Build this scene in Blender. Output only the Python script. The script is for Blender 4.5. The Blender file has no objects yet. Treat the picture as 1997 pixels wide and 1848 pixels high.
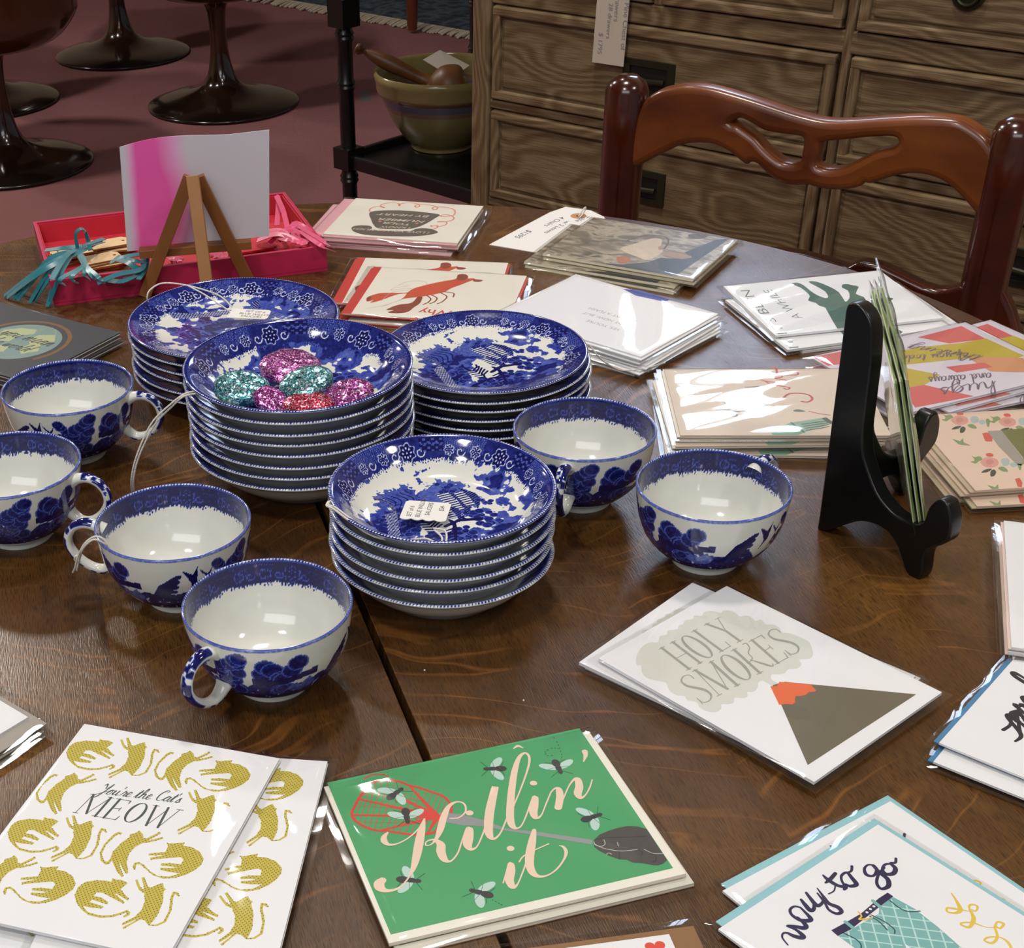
import bpy, bmesh, math, random
import numpy as np
from mathutils import Vector, Matrix
from mathutils.geometry import tessellate_polygon
random.seed(11); rng = np.random.RandomState(11)
scene = bpy.context.scene
COL = scene.collection
T = 0.742                                   # height of the table top above the floor

# ------------------------------------------------------------------ camera, world, lights, exposure
CAMH, PITCH, ROLL, F, PX, PY = 0.46342968, 0.62506075, -0.03973508, 2832.957, 704.685, 1321.015
cam = bpy.data.cameras.new('camera'); cam_o = bpy.data.objects.new('camera', cam); COL.objects.link(cam_o)
cam.sensor_fit = 'HORIZONTAL'; cam.sensor_width = 36.0; cam.lens = F / 1997 * 36.0
cam.shift_x = (998.5 - PX) / 1997; cam.shift_y = (PY - 924) / 1997
cam.clip_start = 0.02; cam.clip_end = 60
cam_o.matrix_world = Matrix.Translation((0, 0, CAMH + T)) @ Matrix.Rotation(math.pi/2 - PITCH, 4, 'X') @ Matrix.Rotation(ROLL, 4, 'Z')
scene.camera = cam_o
scene.cycles.transparent_max_bounces = 48; scene.cycles.max_bounces = 10
vs = scene.view_settings
scene.display_settings.display_device = 'sRGB'
vs.view_transform = 'Standard'; vs.look = 'None'; vs.gamma = 1.0; vs.exposure = -0.08; vs.use_curve_mapping = False

world = bpy.data.worlds.new('world'); scene.world = world; world.use_nodes = True
world.node_tree.nodes['Background'].inputs[0].default_value = (0.86, 0.92, 1.0, 1)
world.node_tree.nodes['Background'].inputs[1].default_value = 0.20

def area(name, loc, aim, sx, sy, power, col):
    l = bpy.data.lights.new(name, 'AREA'); l.shape = 'RECTANGLE'; l.size = sx; l.size_y = sy
    l.energy = power; l.color = col
    o = bpy.data.objects.new(name, l); COL.objects.link(o); o.location = loc
    o.rotation_euler = (Vector(aim) - Vector(loc)).to_track_quat('-Z', 'Y').to_euler()
    return o
area('front_high_fill', (-0.7, -1.35, 2.6), (0.0, 1.1, T), 2.4, 1.1, 33, (0.93, 0.97, 1.0))  # unseen soft fill added high at the front, keeps undercuts dim
CEIL = [(0.1, 1.55, 18), (-1.5, 3.6, 46), (1.5, 0.2, 16), (-3.2, 5.0, 48), (-0.6, 0.0, 18), (-0.08, 2.75, 4)]
for cx_, cy_, pw in CEIL:
    area('ceiling_lamp_light', (cx_, cy_, 2.72), (cx_, cy_, 0), 0.26 if pw > 5 else 0.09, 0.26 if pw > 5 else 0.09, pw, (1.0, 0.95, 0.87))

# ------------------------------------------------------------------ photo pixel -> place on a plane
_c, _s = math.cos(ROLL), math.sin(ROLL)
_f = np.array([0, math.cos(PITCH), -math.sin(PITCH)]); _u = np.array([0, math.sin(PITCH), math.cos(PITCH)]); _r = np.array([1., 0, 0])
_o = np.array([0, 0, CAMH + T])
def ray(px):
    X, Y = px[0] - PX, px[1] - PY
    X, Y = _c*X + _s*Y, -_s*X + _c*Y
    return _f + _r*X/F - _u*Y/F
def atz(px, z=0.0):                          # z above the table top
    d = ray(px); return _o + d*((z + T - _o[2]) / d[2])
def aty(px, y):
    d = ray(px); return _o + d*(y/d[1])
def atplane(px, pt, n):
    d = ray(px); n = np.array(n, float); return _o + d*((n @ (np.array(pt) - _o))/(n @ d))
def crop(x0, y0, sc, pts):
    return [(x0 + p[0]/sc, y0 + p[1]/sc) + tuple(p[2:]) for p in pts]

# ------------------------------------------------------------------ materials
def lin(h):
    if not isinstance(h, str): return h
    h = h.lstrip('#'); v = [int(h[i:i+2], 16)/255 for i in (0, 2, 4)]
    return tuple((x/12.92 if x <= .04045 else ((x+.055)/1.055)**2.4) for x in v)
_mats = {}
def mat(name, col, rough=.5, metal=0., coat=0., spec=.5, var=0.08, vscale=40., bump=0., bscale=200., sheen=0.):
    if name in _mats: return _mats[name]
    col = lin(col)
    m = bpy.data.materials.new(name); m.use_nodes = True; nt = m.node_tree; b = nt.nodes['Principled BSDF']
    b.inputs['Roughness'].default_value = rough; b.inputs['Metallic'].default_value = metal
    b.inputs['Coat Weight'].default_value = coat; b.inputs['Coat Roughness'].default_value = .06
    b.inputs['Specular IOR Level'].default_value = spec
    if sheen: b.inputs['Sheen Weight'].default_value = sheen
    tc = nt.nodes.new('ShaderNodeTexCoord')
    n = nt.nodes.new('ShaderNodeTexNoise'); n.inputs['Scale'].default_value = vscale; n.inputs['Detail'].default_value = 4
    nt.links.new(tc.outputs['Object'], n.inputs['Vector'])
    mx = nt.nodes.new('ShaderNodeMix'); mx.data_type = 'RGBA'
    mx.inputs['A'].default_value = tuple(c*(1-var) for c in col) + (1,)
    mx.inputs['B'].default_value = tuple(min(1, c*(1+var)) for c in col) + (1,)
    nt.links.new(n.outputs['Fac'], mx.inputs['Factor']); nt.links.new(mx.outputs['Result'], b.inputs['Base Color'])
    if bump:
        n2 = nt.nodes.new('ShaderNodeTexNoise'); n2.inputs['Scale'].default_value = bscale; n2.inputs['Detail'].default_value = 3
        nt.links.new(tc.outputs['Object'], n2.inputs['Vector'])
        bp = nt.nodes.new('ShaderNodeBump'); bp.inputs['Strength'].default_value = bump; bp.inputs['Distance'].default_value = .002
        nt.links.new(n2.outputs['Fac'], bp.inputs['Height']); nt.links.new(bp.outputs['Normal'], b.inputs['Normal'])
    _mats[name] = m; return m

class NB:                                    # tiny node-graph builder
    def __init__(s, name):
        s.m = bpy.data.materials.new(name); s.m.use_nodes = True; s.nt = s.m.node_tree; s.b = s.nt.nodes['Principled BSDF']
        s.out = s.nt.nodes['Material Output']
    def n(s, typ, **kw):
        nd = s.nt.nodes.new('ShaderNode' + typ)
        for k, v in kw.items():
            if k.startswith('_'): setattr(nd, k[1:], v)
            else: s.put(nd, k.replace('__', ' '), v)
        return nd
    def put(s, nd, k, v):
        i = nd.inputs[int(k[1:])] if k[0] == 'i' and k[1:].isdigit() else nd.inputs[k]
        if isinstance(v, bpy.types.NodeSocket): s.nt.links.new(v, i)
        else: i.default_value = v
    def math(s, op, a, b=0., c=None):
        nd = s.nt.nodes.new('ShaderNodeMath'); nd.operation = op
        for k, v in enumerate((a, b) if c is None else (a, b, c)): s.put(nd, 'i%d' % k, v)
        return nd.outputs[0]
    def vec(s, x, y, z):
        return s.n('CombineXYZ', X=x, Y=y, Z=z).outputs[0]
    def noise(s, v, scale, detail=3., rough=.5):
        return s.n('TexNoise', Vector=v, Scale=scale, Detail=detail, Roughness=rough).outputs['Fac']
    def ramp(s, f, stops):
        nd = s.nt.nodes.new('ShaderNodeValToRGB'); s.nt.links.new(f, nd.inputs[0]); e = nd.color_ramp.elements
        for k, (p, c) in enumerate(stops):
            c = lin(c); c = tuple(c) + (1,)
            if k < 2: e[k].position = p; e[k].color = c
            else: x = e.new(p); x.color = c
        return nd.outputs[0]
    def mix(s, f, a, b, blend='MIX'):
        nd = s.nt.nodes.new('ShaderNodeMix'); nd.data_type = 'RGBA'; nd.blend_type = blend
        for k, v in (('Factor', f), ('A', a), ('B', b)):
            i = nd.inputs[k] if k == 'Factor' else [q for q in nd.inputs if q.name == k and q.type == 'RGBA'][0]
            if isinstance(v, bpy.types.NodeSocket): s.nt.links.new(v, i)
            else: i.default_value = v if k == 'Factor' else (tuple(lin(v)) + (1,))[:4]
        return [q for q in nd.outputs if q.type == 'RGBA'][0]
    def bump(s, h, strength=.3, dist=.002):
        nd = s.n('Bump', Height=h, Strength=strength, Distance=dist)
        s.nt.links.new(nd.outputs[0], s.b.inputs['Normal'])

SEAM = np.array([0.2, -0.98]); SEAM /= np.linalg.norm(SEAM)
TC = np.array([-0.030, 0.871])
def table_wood():
    k = NB('oak_table'); tc = k.n('TexCoord').outputs['Object']; sp = k.n('SeparateXYZ', Vector=tc)
    x, y = sp.outputs[0], sp.outputs[1]              # x across the seam, y along it (object frame)
    per = .296
    ph = k.math('DIVIDE', k.math('ADD', x, .148), per)
    tri = k.math('MULTIPLY', k.math('ABSOLUTE', k.math('SUBTRACT', k.math('SUBTRACT', ph, k.math('FLOOR', ph)), 0.0)), 1.0)
    d = k.math('MINIMUM', tri, k.math('SUBTRACT', 1.0, tri))      # distance from nearest butt joint, 0..0.5
    q = k.math('SUBTRACT', y, k.math('MULTIPLY', d, per*.42))
    board = k.math('FLOOR', k.math('DIVIDE', x, .148))
    w = k.noise(k.vec(k.math('MULTIPLY', x, 9.), k.math('MULTIPLY', y, 9.), board), 1.0, 2.)
    q2 = k.math('ADD', q, k.math('MULTIPLY', w, .06))
    ray_n = k.noise(k.vec(k.math('MULTIPLY', x, 5.), k.math('MULTIPLY', q2, 46.), k.math('MULTIPLY', board, 3.7)), 1.0, 1.5, .4)
    line = k.math('SUBTRACT', 1.0, k.math('MINIMUM', k.math('DIVIDE', k.math('ABSOLUTE', k.math('SUBTRACT', ray_n, .5)), .022), 1.0))
    msk = k.noise(k.vec(k.math('MULTIPLY', x, 12.), k.math('MULTIPLY', y, 12.), 3.3), 1.0, 2.)
    line = k.math('MULTIPLY', line, k.ramp(msk, [(.40, (0,0,0)), (.58, (1,1,1))]))
    fine = k.noise(k.vec(k.math('MULTIPLY', x, 1500.), k.math('MULTIPLY', y, 130.), 0.), 1.0, 2.)
    big = k.noise(k.vec(x, y, board), 6.0, 3.)
    base = k.ramp(big, [(.25, '#452a10'), (.5, '#583919'), (.78, '#755226')])
    base = k.mix(k.ramp(fine, [(.30, (.75,.75,.75)), (.55, (0,0,0))]), base, '#2c190a')
    base = k.mix(k.math('MULTIPLY', line, .5), base, '#96622e')
    grain = k.noise(k.vec(k.math('MULTIPLY', x, 120.), k.math('MULTIPLY', q2, 12.), 0.), 1.0, 3.)
    base = k.mix(.35, base, k.ramp(grain, [(.3, (.35,.35,.35)), (.7, (1.25,1.2,1.1))]), 'MULTIPLY')
    k.put(k.b, 'Base Color', base)
    k.put(k.b, 'Roughness', k.math('ADD', .23, k.math('MULTIPLY', k.noise(tc, 40., 3.), .16)))
    k.put(k.b, 'Specular IOR Level', .45)
    k.bump(k.math('ADD', fine, k.math('MULTIPLY', grain, .4)), .22, .0006)
    return k.m
def pine(name, dark='#574229', light='#8d7859', axis='x', zs=26.):
    k = NB(name); tc = k.n('TexCoord').outputs['Object']; rnd = k.n('ObjectInfo').outputs['Random']
    sp = k.n('SeparateXYZ', Vector=tc); x, z = (sp.outputs[0], sp.outputs[2]) if axis == 'x' else (sp.outputs[2], sp.outputs[0])
    off = k.math('MULTIPLY', rnd, 37.)
    w = k.noise(k.vec(k.math('MULTIPLY', x, 4.2), k.math('MULTIPLY', z, 11.), off), 1.0, 1.5)
    ph = k.math('ADD', k.math('MULTIPLY', z, zs), k.math('MULTIPLY', w, 7.5))
    wav = k.math('SINE', k.math('MULTIPLY', ph, 12.0))
    fib = k.noise(k.vec(k.math('MULTIPLY', x, 30.), k.math('MULTIPLY', z, 700.), off), 1.0, 2.)
    f = k.math('ADD', k.math('MULTIPLY', wav, .20), k.math('MULTIPLY', fib, .95))
    c = k.ramp(f, [(.08, dark), (.42, '#6f583c'), (.85, light)])
    k.put(k.b, 'Base Color', c); k.put(k.b, 'Roughness', .62); k.bump(f, .35, .001)
    return k.m
def mahogany(name='mahogany', a='#280c05', b='#551f0d', rough=.2):
    k = NB(name); tc = k.n('TexCoord').outputs['Object']
    n = k.noise(k.n('Mapping', Vector=tc, Scale=(6., 30., 14.)).outputs[0], 1.0, 4.)
    k.put(k.b, 'Base Color', k.ramp(n, [(.3, a), (.72, b)])); k.put(k.b, 'Roughness', rough)
    k.put(k.b, 'Coat Weight', .5); k.put(k.b, 'Coat Roughness', .15); k.bump(n, .05, .001)
    return k.m
def carpet():
    k = NB('mauve_carpet'); tc = k.n('TexCoord').outputs['Object']
    a = k.noise(tc, 900., 3.); b = k.noise(tc, 1.7, 4.); e = k.noise(tc, 60., 3.)
    c = k.ramp(b, [(.3, '#865a5a'), (.7, '#976a6b')])
    c = k.mix(k.math('MULTIPLY', a, .5), c, '#6a3c3e', 'MIX')
    # one worn grey patch beside the black stand
    sp = k.n('SeparateXYZ', Vector=tc)
    px = k.math('ABSOLUTE', k.math('SUBTRACT', sp.outputs[0], .085)); py = k.math('ABSOLUTE', k.math('SUBTRACT', sp.outputs[1], 4.822))
    ins = k.math('MULTIPLY', k.math('LESS_THAN', k.math('ADD', px, k.math('MULTIPLY', e, .006)), .021), k.math('LESS_THAN', k.math('ADD', py, k.math('MULTIPLY', e, .01)), .066))
    c = k.mix(ins, c, '#6d6467')
    k.put(k.b, 'Base Color', c); k.put(k.b, 'Roughness', .95); k.put(k.b, 'Specular IOR Level', .1); k.bump(k.math('ADD', a, e), .6, .004)
    return k.m
def sleeve_mat():
    k = NB('clear_plastic'); nt = k.nt; nt.nodes.remove(k.b)
    g = k.n('BsdfGlossy', Roughness=.045); g.inputs['Color'].default_value = (1, 1, 1, 1)
    t = k.n('BsdfTransparent'); t.inputs['Color'].default_value = (.975, .975, .97, 1)
    tc = k.n('TexCoord').outputs['Object']; rnd = k.n('ObjectInfo').outputs['Random']
    h = k.n('TexNoise', Vector=k.n('VectorMath', i0=tc, i1=k.vec(k.math('MULTIPLY', rnd, 9.), rnd, 0.)).outputs[0], Scale=9., Detail=2.2, Distortion=.9).outputs['Fac']
    bp = k.n('Bump', Height=h, Strength=.3, Distance=.0035)
    nt.links.new(bp.outputs[0], g.inputs['Normal'])
    lw = k.n('LayerWeight', Blend=.5); nt.links.new(bp.outputs[0], lw.inputs['Normal'])
    fr = k.math('ADD', .035, k.math('MULTIPLY', .8, k.math('POWER', lw.outputs['Facing'], 5.)))
    mx = k.n('MixShader', i1=t.outputs[0], i2=g.outputs[0]); nt.links.new(fr, mx.inputs[0])
    nt.links.new(mx.outputs[0], k.out.inputs[0]); 0
    return k.m
def willow_mat(name='blue_printed_china', tint=(1, 1, 1)):
    k = NB(name); a = k.n('Attribute', _attribute_name='ink').outputs['Fac']
    tc = k.n('TexCoord').outputs['Object']; nz = k.noise(tc, 500., 2.)
    f = k.math('ADD', a, k.math('MULTIPLY', k.math('MULTIPLY', k.math('SUBTRACT', nz, .5), .35), k.math('GREATER_THAN', a, .15)))
    c = k.ramp(f, [(.0, '#dcdcd4'), (.12, '#d3d6dc'), (.38, '#5668b4'), (.66, '#26348f'), (.9, '#12144f')])
    if tint != (1, 1, 1): c = k.mix(1.0, c, tint, 'MULTIPLY')
    k.put(k.b, 'Base Color', c); k.put(k.b, 'Roughness', .09); k.put(k.b, 'Coat Weight', .3); k.put(k.b, 'Coat Roughness', .03)
    return k.m
def glitter(name, a, b):
    k = NB(name); tc = k.n('TexCoord').outputs['Object']
    v = k.n('TexVoronoi', Vector=tc, Scale=1500.); sep = k.n('SeparateColor', Color=v.outputs['Color'])
    c = k.ramp(sep.outputs[0], [(.2, a), (.7, b), (.95, '#f4e4f2')])
    k.put(k.b, 'Base Color', c); k.put(k.b, 'Roughness', .22); k.put(k.b, 'Metallic', .65)
    k.bump(k.math('ADD', sep.outputs[1], k.math('MULTIPLY', k.noise(tc, 120., 2.), 2.)), .8, .0012)
    return k.m
def emis(name, col, st):
    k = NB(name); k.put(k.b, 'Base Color', (0, 0, 0, 1)); k.put(k.b, 'Emission Color', tuple(lin(col)) + (1,)); k.put(k.b, 'Emission Strength', st)
    return k.m
CHINA = willow_mat(); SLEEVE = sleeve_mat(); MAHOG = mahogany()
PINE = pine('limed_pine'); PINEV = pine('limed_pine_upright', axis='z')
BLACK = mat('black_lacquer', '#0b0b0c', .32, var=.2)
BRONZE = mat('dark_bronze', '#3a3a2a', .38, metal=.7, var=.25)
WHITE = mat('white_card', '#e9e9ee', .55, var=.01); CREAM = mat('cream_card', '#e6e0d4', .55, var=.01)
BUFF = mat('buff_card', '#d6c7b8', .5, var=.01)
INK = mat('black_ink', '#1c1a24', .5, var=.05); GREYINK = mat('grey_ink', '#a5a7a4', .5, var=.03)
STRING = mat('white_string', '#e2ddd6', .8, var=.08, vscale=900, bump=.5, bscale=1500)

# ------------------------------------------------------------------ mesh helpers
def link(o, parent=None):
    COL.objects.link(o)
    if parent is not None: o.parent = parent
    return o
def smooth_pts(pts, n=6, closed=False):
    P = np.array(pts, float)
    if len(P) < 3: return P
    out = []
    m = len(P)
    rngk = range(m if closed else m-1)
    for i in rngk:
        if closed: a, b, c, d = P[(i-1) % m], P[i], P[(i+1) % m], P[(i+2) % m]
        else: a, b, c, d = P[max(i-1, 0)], P[i], P[i+1], P[min(i+2, m-1)]
        for j in range(n):
            t = j/n
            out.append(.5*((2*b) + (-a+c)*t + (2*a-5*b+4*c-d)*t*t + (-a+3*b-3*c+d)*t**3))
    if not closed: out.append(P[-1])
    return np.array(out)
class MB:
    def __init__(s): s.v = []; s.f = []; s.mi = []; s.mats = []; s.cnt = 0
    def slot(s, m):
        if m not in s.mats: s.mats.append(m)
        return s.mats.index(m)
    def add(s, vs_, fs, m, M=None):
        b = len(s.v); k = s.slot(m)
        for v in vs_:
            v = Vector(v)
            s.v.append(tuple(M @ v if M is not None else v))
        for f in fs: s.f.append([b+i for i in f]); s.mi.append(k)
    def box(s, lo, hi, m, M=None):
        (a, b, c), (d, e, f) = lo, hi
        s.add([(a,b,c),(d,b,c),(d,e,c),(a,e,c),(a,b,f),(d,b,f),(d,e,f),(a,e,f)],
              [(0,3,2,1),(4,5,6,7),(0,1,5,4),(1,2,6,5),(2,3,7,6),(3,0,4,7)], m, M)
    def flat(s, loops, z, m, M=None):
        loops = [[Vector((p[0], p[1], 0)) for p in l] for l in loops]
        tri = tessellate_polygon(loops); vs_ = [(p.x, p.y, z) for l in loops for p in l]
        fs = []
        for t in tri:
            a, b, c = (vs_[i] for i in t)
            cr = (b[0]-a[0])*(c[1]-a[1]) - (b[1]-a[1])*(c[0]-a[0])
            fs.append(tuple(t) if cr > 0 else tuple(reversed(t)))
        s.add(vs_, fs, m, M)
    def prism(s, loops, z0, z1, m, M=None):
        s.flat(loops, z1, m, M)
        L = [[Vector((p[0], p[1], 0)) for p in l] for l in loops]
        tri = tessellate_polygon(L); vs_ = [(p.x, p.y, z0) for l in L for p in l]; fs = []
        for t in tri:
            a, b, c = (vs_[i] for i in t); cr = (b[0]-a[0])*(c[1]-a[1]) - (b[1]-a[1])*(c[0]-a[0])
            fs.append(tuple(reversed(t)) if cr > 0 else tuple(t))
        s.add(vs_, fs, m, M)
        for k, l in enumerate(loops):
            ar = sum(l[i][0]*l[(i+1) % len(l)][1] - l[(i+1) % len(l)][0]*l[i][1] for i in range(len(l)))
            l2 = list(l) if (ar > 0) == (k == 0) else list(reversed(l)); n = len(l2)
            s.add([(p[0], p[1], z0) for p in l2] + [(p[0], p[1], z1) for p in l2],
                  [(i, (i+1) % n, n+(i+1) % n, n+i) for i in range(n)], m, M)
    def stroke(s, pts, z, m, n=5, w=None, sm=True):  # pts (x,y,width)
        P = smooth_pts([tuple(p) if len(p) > 2 else tuple(p) + (w,) for p in pts], n) if sm else np.array([tuple(p) if len(p) > 2 else tuple(p) + (w,) for p in pts], float)
        d = np.gradient(P[:, :2], axis=0); l = np.hypot(d[:, 0], d[:, 1]) + 1e-12; nn = np.stack([-d[:, 1]/l, d[:, 0]/l], 1)
        hw = np.maximum(P[:, 2:3], 1e-5)/2
        A = P[:, :2] + nn*hw; B = P[:, :2] - nn*hw; k = len(P); s.cnt += 1; z0 = z + (s.cnt % 9)*2.3e-6; zz = [z0 + 2.2e-5*i/(k-1) for i in range(k)]
        vs_ = [(p[0], p[1], q) for p, q in zip(A, zz)] + [(p[0], p[1], q) for p, q in zip(B, zz)]
        s.add(vs_, [(k+i, k+i+1, i+1, i) for i in range(k-1)], m)
        for e, sg in ((0, -1), (k-1, 1)):
            r = hw[e, 0]
            if r > 1e-4: s.disc(P[e, 0], P[e, 1], r, zz[e] + 1.6e-6, m, n=10)
    def disc(s, x, y, r, z, m, n=16, ry=None, rot=0., M=None):
        ry = ry or r; c, q = math.cos(rot), math.sin(rot)
        vs_ = [(x + r*math.cos(a)*c - ry*math.sin(a)*q, y + r*math.cos(a)*q + ry*math.sin(a)*c, z) for a in [2*math.pi*i/n for i in range(n)]]
        s.add(vs_, [tuple(range(n))], m, M)
    def lathe(s, prof, m, n=48, M=None, scale=(1, 1)):
        k = len(prof); vs_ = []; fs = []
        for r, z in prof:
            for j in range(n):
                a = 2*math.pi*j/n; vs_.append((r*math.cos(a)*scale[0], r*math.sin(a)*scale[1], z))
        for i in range(k-1):
            for j in range(n):
                fs.append((i*n+j, i*n+(j+1) % n, (i+1)*n+(j+1) % n, (i+1)*n+j))
        if prof[0][0] > 1e-6: fs.append(tuple(reversed(range(n))))
        if prof[-1][0] > 1e-6: fs.append(tuple((k-1)*n+j for j in range(n)))
        s.add(vs_, fs, m, M)
    def tube(s, path, rad, m, n=12, M=None, flat=1.0, up=(0, 0, 1)):
        P = [Vector(p) for p in path]; k = len(P); rad = rad if hasattr(rad, '__len__') else [rad]*k
        vs_ = []; fs = []; ref = Vector(up)
        for i, p in enumerate(P):
            t = (P[min(i+1, k-1)] - P[max(i-1, 0)]).normalized()
            a = t.cross(ref)
            if a.length < 1e-3: a = t.cross(Vector((1, .3, 0)))
            a.normalize(); b = a.cross(t).normalized()
            for j in range(n):
                an = 2*math.pi*j/n; vs_.append(p + a*math.cos(an)*rad[i]*flat + b*math.sin(an)*rad[i])
        for i in range(k-1):
            for j in range(n): fs.append((i*n+j, (i+1)*n+j, (i+1)*n+(j+1) % n, i*n+(j+1) % n))
        fs.append(tuple(range(n))); fs.append(tuple(reversed([(k-1)*n+j for j in range(n)])))
        s.add(vs_, fs, m, M)
    def ribbon(s, path, w, m, side=(0, 0, 1), t=.0003):   # thin strip following a 3-D path
        P = [Vector(p) for p in path]; k = len(P); vs_ = []; fs = []
        for i, p in enumerate(P):
            tt = (P[min(i+1, k-1)] - P[max(i-1, 0)]).normalized(); a = tt.cross(Vector(side))
            if a.length < 1e-3: a = Vector((1, 0, 0))
            a.normalize(); nn = a.cross(tt).normalized()*t
            vs_ += [p - a*w/2 - nn, p + a*w/2 - nn, p + a*w/2 + nn, p - a*w/2 + nn]
        for i in range(k-1):
            for j in range(4): fs.append((4*i+j, 4*i+(j+1) % 4, 4*i+4+(j+1) % 4, 4*i+4+j))
        fs += [(3, 2, 1, 0), tuple(4*(k-1)+j for j in range(4))]
        s.add(vs_, fs, m)
    def mesh(s, name, smooth=None):
        me = bpy.data.meshes.new(name); me.from_pydata(s.v, [], s.f)
        for m in s.mats: me.materials.append(m)
        me.polygons.foreach_set('material_index', s.mi)
        if smooth is not None:
            me.polygons.foreach_set('use_smooth', [True]*len(me.polygons)); me.set_sharp_from_angle(angle=math.radians(smooth))
        me.update(); return me
    def build(s, name, parent=None, smooth=None, bevel=0., loc=None, rz=None, seg=2):
        me = s.mesh(name)
        if bevel or smooth is not None:
            bm = bmesh.new(); bm.from_mesh(me); bmesh.ops.remove_doubles(bm, verts=bm.verts, dist=2e-6); bm.to_mesh(me); bm.free()
        if smooth is not None:
            me.polygons.foreach_set('use_smooth', [True]*len(me.polygons)); me.set_sharp_from_angle(angle=math.radians(smooth))
        o = bpy.data.objects.new(name, me); link(o, parent)
        if loc is not None: o.location = loc
        if rz is not None: o.rotation_euler = (0, 0, rz)
        if bevel:
            b = o.modifiers.new('edge', 'BEVEL'); b.width = bevel; b.segments = seg; b.limit_method = 'ANGLE'; b.angle_limit = math.radians(40)
            b.harden_normals = False
        return o
def tag(o, label, cat, group=None):
    o['label'] = label; o['category'] = cat
    if group: o['group'] = group
    return o
def empty(name, label, cat, loc, rz=0., group=None, M=None):
    o = bpy.data.objects.new(name, None); COL.objects.link(o); o.empty_display_size = .02
    if M is not None: o.matrix_world = M
    else: o.location = loc; o.rotation_euler = (0, 0, rz)
    return tag(o, label, cat, group)
def structure(o): o['kind'] = 'structure'; return o

def text_geo(s, size=1.0, shear=0., bold=0., align='LEFT', space=1.0):
    cu = bpy.data.curves.new('lettering', 'FONT'); cu.body = s; cu.size = size; cu.shear = shear; cu.offset = bold; cu.align_x = align
    cu.space_character = space; cu.resolution_u = 3
    o = bpy.data.objects.new('lettering', cu); me = o.to_mesh()
    v = [tuple(p.co[:2]) for p in me.vertices]; f = [tuple(p.vertices) for p in me.polygons]
    o.to_mesh_clear(); bpy.data.objects.remove(o); bpy.data.curves.remove(cu)
    return v, f
def put_text(mb, s, x, y, size, z, m, rot=0., shear=0., bold=0., align='LEFT', xs=1.0, space=1.0, curve=None):
    v, f = text_geo(s, 1.0, shear, bold, align, space); c, q = math.cos(rot), math.sin(rot); out = []
    for a, b in v:
        a *= size*xs; b *= size
        if curve: b += curve(a)
        out.append((x + a*c - b*q, y + a*q + b*c, z))
    f2 = []
    for t in f:
        p = [out[i] for i in t]; cr = (p[1][0]-p[0][0])*(p[2][1]-p[0][1]) - (p[1][1]-p[0][1])*(p[2][0]-p[0][0])
        f2.append(t if cr > 0 else tuple(reversed(t)))
    mb.add(out, f2, m)

# hand-drawn serif capitals and joined-up letters, as strokes (x, y, weight 0..1), y 0..1
def arc(cx, cy, rx, ry, a0, a1, w0=.2, w1=.2, n=10, wm=None):
    out = []
    for i in range(n+1):
        t = i/n; a = math.radians(a0 + (a1-a0)*t); w = w0 + (w1-w0)*t
        if wm is not None: w += (wm - (w0+w1)/2)*math.sin(math.pi*t)
        out.append((cx + rx*math.cos(a), cy + ry*math.sin(a), w))
    return out
SERIF = {
 'H': (.62, [[(.1,0,1),(.1,1,1)], [(.52,0,1),(.52,1,1)], [(.1,.48,.3),(.52,.48,.3)], [(0,1,.3),(.2,1,.3)], [(0,0,.3),(.2,0,.3)], [(.42,1,.3),(.62,1,.3)], [(.42,0,.3),(.62,0,.3)]]),
 'O': (.56, [arc(.28,.5,.22,.5,90,270,.3,.3,12,1.1), arc(.28,.5,.22,.5,-90,90,.3,.3,12,1.1)]),
 'L': (.5, [[(.12,0,1),(.12,1,1)], [(0,1,.3),(.24,1,.3)], [(.02,0,.3),(.46,0,.35)], [(.46,0,.4),(.48,.2,.3)]]),
 'Y': (.58, [[(.08,1,1),(.3,.5,.9)], [(.52,1,.3),(.3,.5,.4)], [(.3,.5,1),(.3,0,1)], [(-.02,1,.3),(.18,1,.3)], [(.42,1,.3),(.62,1,.3)], [(.18,0,.3),(.42,0,.3)]]),
 'S': (.5, [[(.42,.8,.4),(.4,.95,.4),(.24,1,.4),(.08,.9,.6),(.1,.7,1),(.25,.52,1.2),(.4,.33,1.1),(.42,.12,.7),(.26,0,.4),(.08,.04,.4),(.04,.2,.4)], [(.04,.24,.3),(.03,.0,.3)]]),
 'M': (.8, [[(.08,0,.3),(.12,1,.35)], [(.12,1,1),(.4,.05,1)], [(.4,.05,.3),(.68,1,.35)], [(.68,1,1),(.7,0,1)], [(0,0,.3),(.16,0,.3)], [(.02,1,.3),(.2,1,.3)], [(.6,1,.3),(.78,1,.3)], [(.6,0,.3),(.8,0,.3)]]),
 'K': (.62, [[(.1,0,1),(.1,1,1)], [(0,1,.3),(.2,1,.3)], [(0,0,.3),(.2,0,.3)], [(.1,.42,.3),(.3,.5,.4),(.34,.7,.4),(.5,.82,.4),(.54,1.0,.5),(.42,1.02,.3)], [(.22,.48,.4),(.4,.2,1),(.54,.0,.7),(.62,.06,.3)]]),
 'E': (.54, [[(.12,0,1),(.12,1,1)], [(0,1,.3),(.46,1,.35),], [(.46,1,.5),(.46,.84,.3)], [(.12,.52,.3),(.36,.54,.35)], [(.36,.62,.3),(.36,.44,.3)], [(0,0,.3),(.48,0,.35)], [(.48,0,.5),(.52,.2,.3)]]),
 'W': (.86, [[(.06,1,1),(.24,0,1)], [(.24,0,.3),(.46,.9,.35)], [(.44,1,1),(.6,0,1)], [(.6,0,.3),(.8,1,.35)], [(-.04,1,.3),(.16,1,.3)], [(.7,1,.3),(.9,1,.3)]]),
}
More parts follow.
